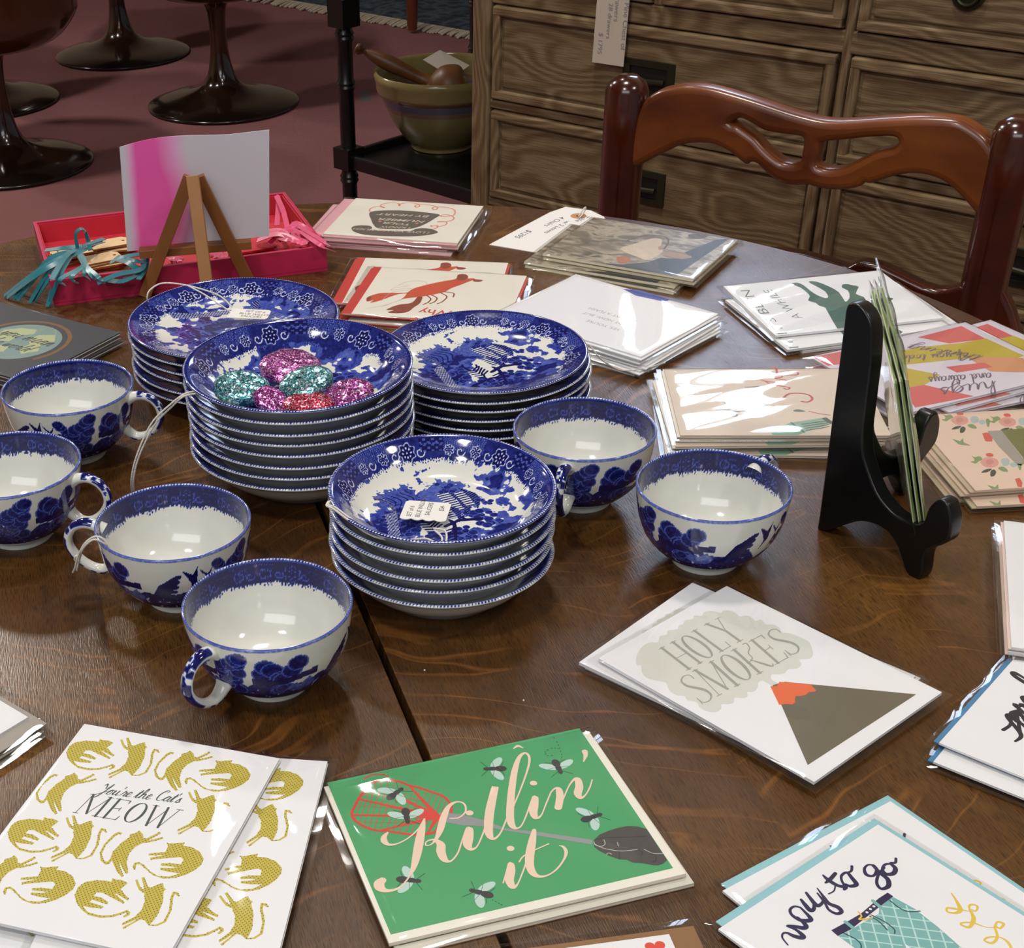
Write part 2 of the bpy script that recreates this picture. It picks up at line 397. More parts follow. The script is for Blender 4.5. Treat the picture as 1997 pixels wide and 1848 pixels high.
def serif(mb, word, A, B, C, z, m, wt=.1, gap=.06):
    """word in the parallelogram A (top start), B (top end), C (bottom start), card coordinates"""
    A, B, C = (np.array(q, float) for q in (A, B, C)); tot = sum(SERIF[c][0] + gap for c in word) - gap
    ex = (B - A)/tot; ey = A - C; h = np.linalg.norm(ey); x = 0.
    for c in word:
        for st in SERIF[c][1]:
            P = [tuple(C + ex*(x + p[0]) + ey*p[1]) + (wt*h*max(p[2], .28),) for p in st]
            if len(P) == 2: P = [P[0], tuple((np.array(P[0]) + np.array(P[1]))/2), P[1]]
            mb.stroke(P, z, m, 4)
        x += SERIF[c][0] + gap
CUR = {  # joined-up letters, x-height 1; each a list of strokes
 'a': (.95, [[(0,.1),(.35,.85),(.7,.95),(.4,1),(.1,.5),(.3,.02),(.6,.4),(.78,.95),(.68,.3),(.8,0),(.98,.15)]]),
 'b': (.85, [[(0,.1),(.4,1.2),(.4,2),(.2,1.8),(.15,.6),(.3,0),(.65,.2),(.7,.7),(.45,.85),(.85,.7)]]),
 'c': (.75, [[(0,.1),(.5,.95),(.6,.75),(.5,1),(.15,.7),(.2,.1),(.5,0),(.8,.25)]]),
 'd': (.95, [[(0,.1),(.6,.9),(.4,1),(.1,.5),(.3,0),(.6,.5),(.85,2.1),(.7,.5),(.75,0),(.95,.15)]]),
 'e': (.75, [[(0,.15),(.45,.5),(.6,.85),(.4,1),(.15,.6),(.25,.05),(.5,0),(.8,.25)]]),
 'f': (.7, [[(0,.1),(.45,1.3),(.5,1.9),(.3,1.9),(.25,0),(.15,-.9),(.35,-.8),(.4,.1),(.7,.3)]]),
 'g': (.9, [[(0,.1),(.6,.9),(.35,1),(.1,.5),(.3,.05),(.6,.5),(.75,1),(.65,-.3),(.4,-.95),(.15,-.6),(.6,-.1),(.95,.2)]]),
 'h': (.95, [[(0,.1),(.4,1.3),(.4,2.),(.22,1.8),(.15,0),(.3,.7),(.6,1),(.65,.3),(.75,0),(.98,.2)]]),
 'i': (.5, [[(0,.1),(.3,1),(.22,.25),(.32,0),(.55,.2)], [(.33,1.45),(.36,1.5)]]),
 'k': (.85, [[(0,.1),(.4,1.3),(.4,2.),(.2,1.7),(.15,0),(.3,.6),(.6,.95),(.3,.55),(.6,.1),(.9,.2)]]),
 'l': (.5, [[(0,.1),(.45,1.3),(.45,2.),(.22,1.8),(.18,.4),(.3,0),(.55,.2)]]),
 'm': (1.3, [[(0,.1),(.2,.95),(.2,0),(.4,.9),(.6,.9),(.6,0),(.8,.9),(1,.9),(1.05,.1),(1.3,.2)]]),
 'n': (.95, [[(0,.1),(.2,.95),(.2,0),(.45,.9),(.65,.85),(.65,.2),(.75,0),(.98,.2)]]),
 'o': (.8, [[(0,.1),(.35,.95),(.1,.6),(.2,.05),(.5,.1),(.6,.6),(.4,1),(.85,.85)]]),
 'p': (.9, [[(0,.1),(.3,1),(.15,-1),(.3,.6),(.6,1),(.7,.5),(.4,0),(.9,.2)]]),
 'r': (.7, [[(0,.1),(.3,1.1),(.4,.85),(.6,.85),(.5,.2),(.6,0),(.75,.15)]]),
 's': (.6, [[(0,.1),(.35,1.05),(.35,.7),(.5,.3),(.3,0),(.1,.1),(.65,.15)]]),
 't': (.6, [[(0,.1),(.4,1.7),(.25,.3),(.35,0),(.6,.2)], [(.1,1.15),(.6,1.2)]]),
 'u': (.95, [[(0,.2),(.2,1),(.15,.3),(.3,0),(.55,.3),(.7,1),(.62,.25),(.72,0),(.98,.2)]]),
 'v': (.8, [[(0,.2),(.2,1),(.3,0),(.6,.9),(.85,.85)]]),
 'w': (1.1, [[(0,.2),(.2,1),(.2,.2),(.35,0),(.55,.9),(.55,.2),(.7,0),(.9,.9),(1.1,.85)]]),
 'y': (.9, [[(0,.2),(.2,1),(.2,.3),(.35,.05),(.65,1),(.6,-.3),(.35,-.95),(.12,-.6),(.55,-.1),(.95,.2)]]),
 'Y': (1.2, [[(-.1,1.7),(.1,2.1),(.35,1.6),(.5,1.1),(.8,1.5),(1,2.2),(.8,.8),(.4,-.6),(0,-.8),(-.1,-.4),(.4,.1),(1.1,.6)]]),
 'C': (1.2, [[(.9,1.7),(1.,2.1),(.6,2.1),(.2,1.3),(.3,.3),(.7,0),(1.2,.4)]]),
 'G': (1.2, [[(.9,1.7),(.9,2.1),(.5,2.),(.15,1.2),(.3,.3),(.7,.3),(.95,1),(.8,-.5),(.3,-.8),(.2,-.3),(1.2,.3)]]),
 'H': (1.3, [[(0,1.7),(.3,2.1),(.3,1),(.2,0)], [(1.,2.1),(.85,1),(.9,.1),(1.3,.2)], [(.1,1),(1.1,1.1)]]),
 "'": (.3, [[(.1,1.9),(.05,1.5)]]), ' ': (.6, []), '.': (.3, [[(.1,0),(.14,.03)]]), '!': (.4, [[(.2,2),(.15,.6)], [(.12,.05),(.15,.08)]]),
}
def cursive(mb, word, x, y, h, z, m, rot=0., wt=.14, xs=1.0, slant=.35, curve=None):
    cx_ = 0.; c, q = math.cos(rot), math.sin(rot)
    for ch in word:
        w, sts = CUR[ch]
        for st in sts:
            P = []
            for i, (a, b) in enumerate(st):
                nb = st[min(i+1, len(st)-1)]; dn = nb[1] < b
                A = (cx_ + a + b*slant)*h*xs; B = b*h + (curve((cx_ + a)*h*xs) if curve else 0)
                P.append((x + A*c - B*q, y + A*q + B*c, h*wt*(1.5 if dn else .8)))
            mb.stroke(P, z, m, 5)
        cx_ += w

# ------------------------------------------------------------------ room
fl = MB(); fl.box((-5, -3.2, -.1), (5.2, 8.3, 0), carpet()); structure(fl.build('floor'))
PLA = mat('warm_plaster', '#b9a78f', .9, var=.04, vscale=3, bump=.1)
w = MB(); w.box((-5, 8.2, 0), (5.2, 8.35, 2.85), PLA); structure(w.build('wall_back'))
w = MB(); w.box((-5.1, -3.2, 0), (-4.95, 8.35, 2.85), PLA); structure(w.build('wall_left'))
w = MB(); w.box((-5.1, -3.2, 2.85), (5.2, 8.35, 2.95), mat('ceiling_white', '#b8b3aa', .9, var=.02)); structure(w.build('ceiling'))
YAW = math.radians(-43.2185); CP = np.array([0.204, 2.3]); CD = np.array([math.cos(YAW), math.sin(YAW)]); CN = np.array([-CD[1], CD[0]])
MC = Matrix.Translation((CP[0], CP[1], 0)) @ Matrix.Rotation(YAW, 4, 'Z')     # dresser frame: x along the front, y into it
wx0, wx1, wz0, wz1 = -.02, .37, T+.55, T+1.02
w = MB(); w.box((-.06, .50, 0), (4.2, .62, wz0), PLA, MC); w.box((-.06, .50, wz1), (4.2, .62, 2.85), PLA, MC)
w.box((-.06, .50, wz0), (wx0, .62, wz1), PLA, MC); w.box((wx1, .50, wz0), (4.2, .62, wz1), PLA, MC); structure(w.build('wall_right'))
win = structure(empty('window_1', '', '', (0, 0, 0), M=MC)); del win['label']; del win['category']
g = MB(); g.box((wx0, .57, wz0), (wx1, .58, wz1), emis('daylit_glass', '#cfe2ff', 17.0)); g.build('glass', win)
g = MB(); FR = mat('window_paint', '#c9c2b4', .6)
for a, b, c, d in ((wx0, wx0+.05, wz0, wz1), (wx1-.05, wx1, wz0, wz1), (wx0, wx1, wz0, wz0+.05), (wx0, wx1, wz1-.05, wz1), (.17, .182, wz0, wz1)):
    g.box((a, .53, c), (b, .566, d), FR)
g.build('window_frame', win)
LG = emis('lamp_glass', '#ffd9a8', 9.0)
LWH = ['over the far half of the table', 'near the tulip chairs', 'behind the camera on the window side', 'over the far end of the room', 'behind the camera on the shopfront side', 'between the table and the shelf stand']
for i, (cx_, cy_, pw) in enumerate(CEIL):
    t = MB(); t.lathe([(.0, 0), (.15, 0), (.17, .02), (.17, .05), (.0, .05)], FR, 32)
    r = tag(t.build('ceiling_lamp', smooth=40, loc=(cx_, cy_, 2.79)), 'round ceiling lamp ' + LWH[i], 'lamp', 'ceiling lamps of the shop')

# rug with fringe
RA, RB = np.array([-0.358, 6.39]), np.array([0.485, 5.536]); rd = (RB-RA)/np.linalg.norm(RB-RA); rn = np.array([-rd[1], rd[0]])
def rug_mat():
    k = NB('blue_rug'); tc = k.n('TexCoord').outputs['Object']
    v = k.n('TexVoronoi', Vector=tc, Scale=14.).outputs['Distance']; n = k.noise(tc, 22., 4.)
    c = k.ramp(k.math('ADD', k.math('MULTIPLY', v, .5), k.math('MULTIPLY', n, .7)), [(.30, '#0a1020'), (.5, '#17243c'), (.62, '#3c4d55'), (.75, '#1a2238')])
    k.put(k.b, 'Base Color', c); k.put(k.b, 'Roughness', .95); k.bump(k.noise(tc, 300.), .6, .004); return k.m
rz = math.atan2(rd[1], rd[0])
rug = empty('patterned_rug', 'dark blue patterned rug with a cream fringe on the mauve carpet', 'rug', (RA[0], RA[1], 0), rz)
t = MB(); t.box((-1.2, .05, .001), (1.75, 1.0, .012), rug_mat()); t.build('pile', rug)
t = MB(); FRI = mat('cream_fringe', '#a89c88', .95, var=.2, vscale=80)
for i in range(330):
    x = -1.2 + i*.009 + random.uniform(-.003, .003); a = random.uniform(-.012, .012); l = random.uniform(.05, .075)
    t.ribbon([(x, .055, .012), (x+a*.5, .055-l*.5, .010), (x+a, .055-l, .004)], .009, FRI, t=.002)
o = t.build('fringe', rug)

# stand-in room furniture: far table legs on the rug
t = empty('dining_chair', 'rust-coloured wooden chair standing on the edge of the blue rug', 'chair', (0.28, 5.68, 0.0125), math.radians(-40))
RUST = mat('rust_wood', '#5c260f', .4, var=.2, vscale=20)
for dx, dy in ((0, 0), (.42, 0), (0, .42), (.42, .42)):
    q = MB(); q.lathe([(.017, 0), (.019, .02), (.024, .25), (.026, .43)], RUST, 20, Matrix.Translation((dx, dy, 0))); q.build('leg', t, 40)
q = MB(); q.box((-.03, -.03, .43), (.45, .45, .47), RUST); q.build('seat', t, bevel=.01)
q = MB()
for x in (0, .42): q.box((x-.018, .42, .47), (x+.018, .45, .95), RUST)
q.box((0, .42, .86), (.42, .45, .95), RUST); q.build('backrest', t, bevel=.006)

# ------------------------------------------------------------------ tulip chairs
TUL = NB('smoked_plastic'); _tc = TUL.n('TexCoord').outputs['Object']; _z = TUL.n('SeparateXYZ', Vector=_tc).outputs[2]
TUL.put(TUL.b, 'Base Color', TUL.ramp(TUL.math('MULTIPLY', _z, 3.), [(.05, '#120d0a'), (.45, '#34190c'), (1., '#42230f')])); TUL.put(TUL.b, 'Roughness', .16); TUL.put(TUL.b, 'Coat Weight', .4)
TUL = TUL.m
def tulip(x, y, label, rz):
    r = empty('tulip_chair', label, 'chair', (x, y, 0), rz, 'tulip chairs on the mauve carpet')
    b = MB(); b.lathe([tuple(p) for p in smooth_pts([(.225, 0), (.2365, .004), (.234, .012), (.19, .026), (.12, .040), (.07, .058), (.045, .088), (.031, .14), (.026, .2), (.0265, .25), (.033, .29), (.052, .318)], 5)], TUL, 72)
    b.build('pedestal', r, 50)
    n, k = 56, 22; s = MB(); vs_ = []; fs = []
    for i in range(k+1):
        t_ = i/k
        for j in range(n):
            a = 2*math.pi*j/n; back = max(0, math.sin(a))
            rad = .05 + .20*min(1, t_/.45)**.55 + .02*max(0, t_-.45)
            if t_ <= .45: z = .318 + .085*(t_/.45)**2.2
            else: z = .403 + (t_-.45)/.55*(.14 + .30*back**1.5)
            vs_.append((rad*math.cos(a), rad*math.sin(a)*1.0, z))
    for i in range(k):
        for j in range(n): fs.append((i*n+j, i*n+(j+1) % n, (i+1)*n+(j+1) % n, (i+1)*n+j))
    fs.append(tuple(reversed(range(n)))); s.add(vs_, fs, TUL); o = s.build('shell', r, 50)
    so = o.modifiers.new('wall', 'SOLIDIFY'); so.thickness = .007; so.offset = -1
    c = MB(); c.lathe([(0, .40), (.17, .40), (.19, .415), (.185, .44), (.15, .452), (0, .455)], mat('seat_fabric', '#4c2a16', .9, var=.1, bump=.4, bscale=400), 40); c.build('seat_cushion', r, 50)
tulip(-.362, 4.788, 'tulip pedestal chair standing alone nearest the black stand', .5)
tulip(-.761, 5.517, 'tulip pedestal chair farthest back, near the rug', 2.0)
tulip(-.941, 4.223, 'tulip pedestal chair in front, its brown shell and base both showing', 2.6)
tulip(-1.142, 4.932, 'tulip pedestal chair mostly hidden behind the front one', 1.0)

# ------------------------------------------------------------------ pine dresser of drawers
dr = empty('chest_of_drawers', 'wide limed pine chest of drawers with recessed bronze pulls', 'chest of drawers', (0, 0, 0), M=MC)
S0, S1, S2, S3 = .036, .577, .594, 1.135; W_ = 1.171; Z = lambda z: T + z
rows = [(-.1155, .015), (-.262, -.131), (-.4085, -.2775), (-.555, -.424)]
c = MB(); c.box((.006, .012, .06), (W_-.006, .46, Z(.30)), PINEV); c.box((-.012, -.004, Z(.30)), (W_+.012, .47, Z(.325)), PINE)
c.box((0, 0, 0), (W_, .46, .06), PINE); c.build('carcass', dr, bevel=.003)
for a, b, y_ in ((0, S0-.004, -.004), (S3+.004, W_, -.004), (S1+.002, S2-.002, 0)):
    c = MB(); c.box((a, y_, .06), (b, .03, Z(.30)), PINEV); c.build('stile', dr, bevel=.004)
c = MB()
for z0, z1 in ((.0165, .0425), (-.1295, -.117), (-.276, -.2635), (-.4225, -.41), (-.742+.06, -.5565), (.162, .176), (.286, .30)):
    c.box((S0-.004, .001, Z(z0)), (S3+.004, .03, Z(z1)), PINE)
for s in (.311, .864): c.box((s-.007, .001, Z(.0425)), (s+.007, .03, Z(.162)), PINEV)
c.build('rail', dr, bevel=.002)
def drawer(x0, x1, z0, z1, kind):
    d_ = MB(); w_ = .013; x0 += .0015; x1 -= .0015; z0, z1 = Z(z0)+.001, Z(z1)-.001
    d_.box((x0, .004, z0), (x1, .02, z1), PINE)
    for a, b, c_, e in ((x0, x1, z1-w_, z1), (x0, x1, z0, z0+w_)): d_.box((a, -.004, c_), (b, .01, e), PINE)
    for a, b, c_, e in ((x0, x0+w_, z0, z1), (x1-w_, x1, z0, z1)): d_.box((a, -.0037, c_), (b, .01, e), PINEV)
    i = .004; a, b, c_, e = x0+w_+i, x1-w_-i, z0+w_+i, z1-w_-i
    d_.box((a, .0005, c_), (b, .01, e), PINE)
    o = d_.build('drawer', dr, bevel=.0022)
    cx_, cz = (x0+x1)/2, (z0+z1)/2
    h = MB()
    if kind == 'pull':
        hw, hh = .041, .0235
        h.prism([[(-hw, -hh), (hw, -hh), (hw, hh), (-hw, hh)], [(-hw+.011, -hh+.009), (hw-.011, -hh+.009), (hw-.011, hh-.009), (-hw+.011, hh-.009)]], 0, .0032, BRONZE, Matrix.Translation((cx_, -.0005, cz)) @ Matrix.Rotation(math.pi/2, 4, 'X'))
        h.box((cx_-hw+.011, -.0012, cz-hh+.009), (cx_+hw-.011, -.0006, cz+hh-.009), mat('recess_black', '#0c0d0a', .6))
        h.tube([(cx_-.026, -.0035, cz-.003), (cx_, -.0052, cz-.004), (cx_+.026, -.0035, cz-.003)], .0042, BRONZE, 10)
        h.build('handle', o, bevel=.0008)
    else:
        h.lathe([(.017, 0), (.0205, .0), (.0205, .004), (.017, .0045), (.016, .001), (0, .0008)], BRONZE, 32, Matrix.Translation((cx_, -.0005, cz)) @ Matrix.Rotation(math.pi/2, 4, 'X'))
        h.tube([(cx_+.0135*math.sin(a), -.005, cz-.001+.0135*math.cos(a)) for a in np.linspace(0, 2*math.pi, 25)], .0024, BRONZE, 8)
        h.build('ring_pull', o, 40)
for z0, z1 in rows:
    for a, b in ((S0, S1), (S2, S3)): drawer(a, b, z0, z1, 'pull')
for a, b in ((S0, .304), (.318, S1), (S2, .857), (.871, S3)):
    drawer(a, b, .044, .16, 'ring'); drawer(a, b, .177, .285, 'ring')
def dplane(px, off=0.): return np.linalg.inv(np.array(MC)) @ np.append(atplane(px, (CP[0]-CN[0]*off, CP[1]-CN[1]*off, 0), (CN[0], CN[1], 0)), 1)
ct = MB(); off = .012; cs = [dplane(q, off) for q in ((1155, 121), (1216, 130), (1228, 0), (1165, -3))]
up = (cs[2]-cs[1])[:3]; a, b = cs[0][:3], cs[1][:3]; top = Z(.13)
k1 = (top-b[2])/up[2]
pts = [a, b, b+up*k1, a+up*k1]
nrm = Vector((0, -.0006, 0))
ct.add([Vector(p) for p in pts] + [Vector(p) + nrm for p in pts], [(3,2,1,0),(4,5,6,7),(0,1,5,4),(1,2,6,5),(2,3,7,6),(3,0,4,7)], mat('price_card', '#cbbfae', .7, var=.02))
vv = Vector(up).normalized(); hh_ = Vector(b-a).normalized()
MT = Matrix(((hh_.x, -vv.x, 0, a[0]), (hh_.y, -vv.y, -1, a[1]-.0008), (hh_.z, -vv.z, 0, a[2]), (0, 0, 0, 1)))
def on_tag(s, along, across, size, m=INK):
    v, f = text_geo(s); out = []
    for p, q in v:
        P = Vector(a) + vv*(along - p*size) + hh_*(across + q*size) + Vector((0, -.0009, 0)); out.append(tuple(P))
    ct.add(out, [tuple(t) for t in f], m)
GI = mat('faded_ink', '#8d8590', .7)
on_tag('Antique Pine Chest of', .12, .045, .011, GI); on_tag('Drawers', .095, .03, .011, GI); on_tag('Drawers  28 drawers', .12, .02, .010, GI); on_tag('$ 1795', .04, .008, .010, GI)
tg = tag(ct.build('price_tag'), 'long cream price tag hanging down the front of the pine drawers', 'tag'); tg.matrix_world = MC

# ------------------------------------------------------------------ black etagere, yellow-ware bowl, masher, tag
SP = atz((680, 302), -.30); SP = np.array([SP[0], SP[1]]); sf = np.array([.664, -.748]); sl = np.array([.748, .664])
ang = math.atan2(sf[1], sf[0])
st = empty('etagere', 'black bamboo-turned shelf stand beside the pine chest', 'shelf', (SP[0], SP[1], 0), ang)
LW, LD = .345, .33
for dx, dy in ((0, 0), (LW, 0), (0, LD), (LW, LD)):
    prof = [(.0135, 0), (.0135, .1)]
    for z in (.14, .24, Z(-.34)-.0, Z(-.18), Z(-.10), Z(.06), Z(.14), Z(.22)):
        prof += [(.0135, z-.010), (.0168, z-.004), (.0152, z), (.0168, z+.004), (.0135, z+.010)]
    prof = sorted(set(prof), key=lambda p: p[1]); prof.append((.0135, Z(.28))); prof.append((.006, Z(.30)))
    p = MB(); p.lathe(prof, BLACK, 20, Matrix.Translation((dx, dy, 0)))
    p.box((dx-.0195, dy-.0195, Z(-.085)), (dx+.0195, dy+.0195, Z(-.04)), BLACK)
    for zc in (-.30, .045): p.box((dx-.0195, dy-.0195, Z(zc)-.022), (dx+.0195, dy+.0195, Z(zc)+.014), BLACK)
    p.build('post', st, 35)
for zc in (-.30, .045, -.60):
    p = MB(); p.box((-.004, -.004, Z(zc)-.018), (LW+.004, LD+.004, Z(zc)-.008), BLACK)
    for a, b in (((0, -.012), (LW, 0)), ((0, LD), (LW, LD+.012)), ((-.012, 0), (0, LD)), ((LW, 0), (LW+.012, LD))):
        p.box((a[0], a[1], Z(zc)-.02), (b[0], b[1], Z(zc)+.004), BLACK)
    p.build('shelf', st, bevel=.003)
BS = Z(-.30)-.008; BC = atz((862, 300), -.308); vd = np.array([BC[0], BC[1]])/np.hypot(BC[0], BC[1]); BC = np.array([BC[0], BC[1]]) + vd*.052
YW = NB('yellow_ware'); _tc = YW.n('TexCoord').outputs['Object']; _z = YW.n('SeparateXYZ', Vector=_tc).outputs[2]
_c1 = YW.ramp(YW.math('MULTIPLY', _z, 7.), [(.0, '#85744a'), (.50, '#8a7a50'), (.51, '#7d5f50'), (.565, '#7d5f50'), (.57, '#585370'), (.64, '#585370'), (.645, '#80604f'), (.70, '#80604f'), (.71, '#8d7d50')])
YW.put(YW.b, 'Base Color', YW.mix(YW.math('MULTIPLY', YW.noise(_tc, 60., 4.), .4), _c1, '#5e5433')); YW.put(YW.b, 'Roughness', .18); YW.bump(YW.noise(_tc, 70., 3.), .1)
b = MB(); b.lathe([tuple(p) for p in smooth_pts([(.05, 0), (.056, .001), (.056, .007), (.066, .017), (.088, .045), (.103, .075), (.110, .094)], 4)] +
    [(.114, .096), (.118, .104), (.119, .118), (.1215, .122), (.122, .130), (.118, .134), (.112, .130), (.108, .115), (.099, .08), (.08, .045), (.055, .022), (0, .016)], YW.m, 64)
tag(b.build('mixing_bowl', smooth=50, loc=(BC[0], BC[1], BS)), 'yellow stoneware mixing bowl with blue stripe on the black shelf', 'bowl')
WD = mat('worn_brown_wood', '#6b4220', .45, var=.3, vscale=30)
p0 = aty((693, 92), BC[1]+.02); p1 = aty((815, 150), BC[1]-.0); p1 = Vector(p1); p0 = Vector(p0); dd = (p1-p0); L_ = dd.length*1.35
q = dd.to_track_quat('Z', 'Y').to_matrix().to_4x4()
def turned(name, label, prof, M):
    m_ = MB(); m_.lathe([tuple(p) for p in smooth_pts(prof, 4)], WD, 24); o = m_.build(name, smooth=50); o.matrix_world = M; return tag(o, label, 'kitchen tool')
turned('wooden_masher', 'turned wooden pestle with a knobbed end leaning out of the mixing bowl',
    [(.002, 0), (.008, .002), (.0095, .009), (.006, .014), (.0045, .018), (.0085, .028), (.0125, .05), (.0135, .075), (.012, .10), (.010, .125), (.013, .14), (.018, .155), (.02, .18), (.016, .2), (.002, .206)],
    Matrix.Translation(p0) @ q)
turned('wooden_scoop', 'round-headed pale wooden masher lying inside the mixing bowl',
    [(.002, 0), (.006, .001), (.008, .03), (.010, .05), (.022, .058), (.034, .075), (.035, .095), (.028, .112), (.002, .12)],
    Matrix.Translation((BC[0]-.075, BC[1]-.028, BS+.098)) @ Matrix.Rotation(math.radians(82), 4, 'Y'))
tgm = MB(); c4 = [aty(p, y) for p, y in (((825, 117), BC[1]+.0), ((858, 98), BC[1]+.03), ((916, 128), BC[1]+.01), ((882, 152), BC[1]-.03))]
tgm.add(c4 + [p + np.array([0, -.0002, .0007]) for p in c4], [(0,1,2,3),(7,6,5,4),(0,4,5,1),(1,5,6,2),(2,6,7,3),(3,7,4,0)], mat('price_card', '#cbbfae'))
tag(tgm.build('paper_tag'), 'small cream paper tag resting on the rim of the mixing bowl', 'tag')

# ------------------------------------------------------------------ mahogany chair
CA = atplane((1225, 172), (.307, 1.605, 0), (.566, .824, 0)); A_ = Vector((.307, 1.605, T+.06)); dC = Vector((.8235, -.5673, 0)); nC = Vector((.5673, .8235, 0))
MCH = Matrix(((dC.x, nC.x, 0, A_.x), (dC.y, nC.y, 0, A_.y), (0, 0, 1, 0), (0, 0, 0, 1)))    # x along the back, y away from the table, z up
ch = empty('dining_chair', 'red mahogany dining chair with carved wavy back rail at the table', 'chair', (0, 0, 0), M=MCH)
MI = np.linalg.inv(np.array(MCH))
def chp(px): P = atplane(px, tuple(A_), tuple(nC)); q_ = MI @ np.append(P, 1); return (q_[0], q_[2])
def chs(pts): return [chp(p) for p in crop(1160, 0, 2.386, pts)]
outer = chs([(205,560),(228,500),(250,455),(310,415),(370,398),(430,390),(500,392),(570,403),(650,425),(750,455),(850,488),(950,520),(1050,545),(1120,553),(1200,552),(1300,545),(1400,538),(1500,533),(1600,534),(1700,543),(1760,570),(1820,615),(1860,665),(1885,720),(1890,860),(1850,960),(1815,1015),(1800,1000),(1760,950),(1700,885),(1640,835),(1560,803),(1480,797),(1400,810),(1300,842),(1270,838),(1250,855),(1200,868),(1120,872),(1050,862),(1000,848),(950,852),(880,838),(820,800),(770,752),(740,745),(720,755),(690,735),(640,695),(570,662),(500,655),(420,665),(350,695),(280,730),(190,770),(170,700)])
h1 = chs([(650,562),(690,540),(740,560),(800,595),(880,612),(960,622),(985,638),(978,700),(965,745),(900,745),(850,715),(800,670),(760,625),(715,592),(680,570)])
h2 = chs([(1078,650),(1180,640),(1290,628),(1400,625),(1425,648),(1400,675),(1330,690),(1260,725),(1180,765),(1110,775),(1062,764),(1047,745),(1060,700),(1065,665)])
def curve_solid(loops, depth, bev, mt, name, parent):
    """closed outlines in the x-z plane of the parent, thickened along y with a rounded edge"""
    cu = bpy.data.curves.new(name, 'CURVE'); cu.dimensions = '2D'; cu.fill_mode = 'BOTH'; cu.extrude = max(depth/2-bev, .0001); cu.bevel_depth = bev; cu.bevel_resolution = 3; cu.offset = -bev
    for l in loops:
        s_ = cu.splines.new('POLY'); pp = smooth_pts(l, 3, True); s_.points.add(len(pp)-1)
        for i, p in enumerate(pp): s_.points[i].co = (p[0], p[1], 0, 1)
        s_.use_cyclic_u = True
    o = bpy.data.objects.new(name, cu); me = bpy.data.meshes.new_from_object(o); bpy.data.objects.remove(o); bpy.data.curves.remove(cu)
    me.transform(Matrix.Rotation(math.pi/2, 4, 'X')); me.materials.clear(); me.materials.append(mt)
    me.polygons.foreach_set('use_smooth', [True]*len(me.polygons)); me.set_sharp_from_angle(angle=math.radians(45))
    me.name = name; return link(bpy.data.objects.new(name, me), parent)
curve_solid([outer, h1, h2], .026, .007, mahogany('mahogany_rail', '#4a1c0a', '#98521e', .34), 'crest_rail', ch)
xr = .395
def post(x, zt, lean=0.):
    p = MB(); path = []; rad = []
    for i in range(17):
        t_ = i/16; z = .0 + (zt-.004)*t_
        path.append((x + lean*(z-T)*.9 if z > .45 else x + lean*(.45-T)*.9, .008 + .030*max(0, z-.5)**1.2 if False else .0, z)); rad.append(.019 + .004*t_)
    path += [(path[-1][0], 0, zt+.004), (path[-1][0], 0, zt+.011)]; rad += [.020, .010]
    p.tube(path, rad, MAHOG, 16, up=(0, 1, 0), flat=1.0); return p.build('back_post', ch, 60)
zt = T + .062
post(-.001, zt, .0); post(xr, T+.066, .0)
lr = [chp(p) for p in ((1166+70, 500), (1300, 492), (1400, 490), (1500, 484), (1560, 490), (1620, 505), (1655, 516), (1680, 506), (1720, 512), (1760, 530), (1830, 560), (1900, 548), (1960, 560))]
lo = [chp(p) for p in ((1990, 690), (1850, 640), (1700, 610), (1550, 580), (1400, 560), (1240, 545))]
curve_solid([[(p[0], p[1]) for p in lr] + [(p[0], p[1]) for p in lo]], .022, .005, MAHOG, 'lower_rail', ch)
q = MB(); q.box((-.02, -.40, .43), (xr+.02, .01, .47), MAHOG); q.build('seat_frame', ch, bevel=.01)
q = MB(); q.box((-.01, -.385, .47), (xr+.01, -.02, .505), mat('seat_cloth', '#5a4630', .9, var=.2, vscale=60)); q.build('seat', ch, bevel=.015, seg=4)
for x in (0., xr):
    q = MB(); q.lathe([(.012, 0), (.016, .03), (.014, .08), (.02, .25), (.024, .36), (.020, .40), (.022, .43)], MAHOG, 20, Matrix.Translation((x, -.37, 0))); q.build('leg', ch, 40)

# ------------------------------------------------------------------ round table
OAK = table_wood()
tb = empty('round_table', 'large round oak table split by a seam, covered in cards and china', 'table', (TC[0], TC[1], 0), math.atan2(SEAM[1], SEAM[0]) + math.pi/2)
R_ = .582
for sg in (-1, 1):
    a = np.linspace(-math.pi/2, math.pi/2, 73); g_ = .0021
    half = [(max(g_, R_*math.cos(x))*sg, R_*math.sin(x)) for x in a]; half[0] = (g_*sg, -R_); half[-1] = (g_*sg, R_)
    if sg < 0: half = half[::-1]
    m_ = MB(); m_.prism([half], T-.024, T, OAK); m_.build('table_leaf', tb, 35, bevel=.0012)
m_ = MB(); DK = mat('dark_oak', '#2c190d', .4, var=.2, vscale=15)
m_.prism([[(.50*math.cos(x), .50*math.sin(x)) for x in np.linspace(0, 2*math.pi, 64, endpoint=False)], [(.475*math.cos(x), .475*math.sin(x)) for x in np.linspace(0, 2*math.pi, 64, endpoint=False)]], T-.09, T-.0245, DK)
m_.box((-.04, -.47, T-.06), (.04, .47, T-.0245), DK); m_.build('apron', tb)
m_ = MB(); m_.lathe([tuple(p) for p in smooth_pts([(.10, .08), (.11, .12), (.08, .18), (.06, .3), (.085, .42), (.07, .5), (.06, .6), (.12, .655), (.12, .681)], 4)], DK, 40); m_.build('pedestal', tb, 50)
for i in range(4):
    a = i*math.pi/2 + math.pi/4; m_ = MB(); m_.tube([(r*math.cos(a), r*math.sin(a), z) for r, z in ((.05, .16), (.16, .15), (.26, .09), (.34, .035))], [.04, .036, .03, .034], DK, 12); m_.build('foot', tb, 50)
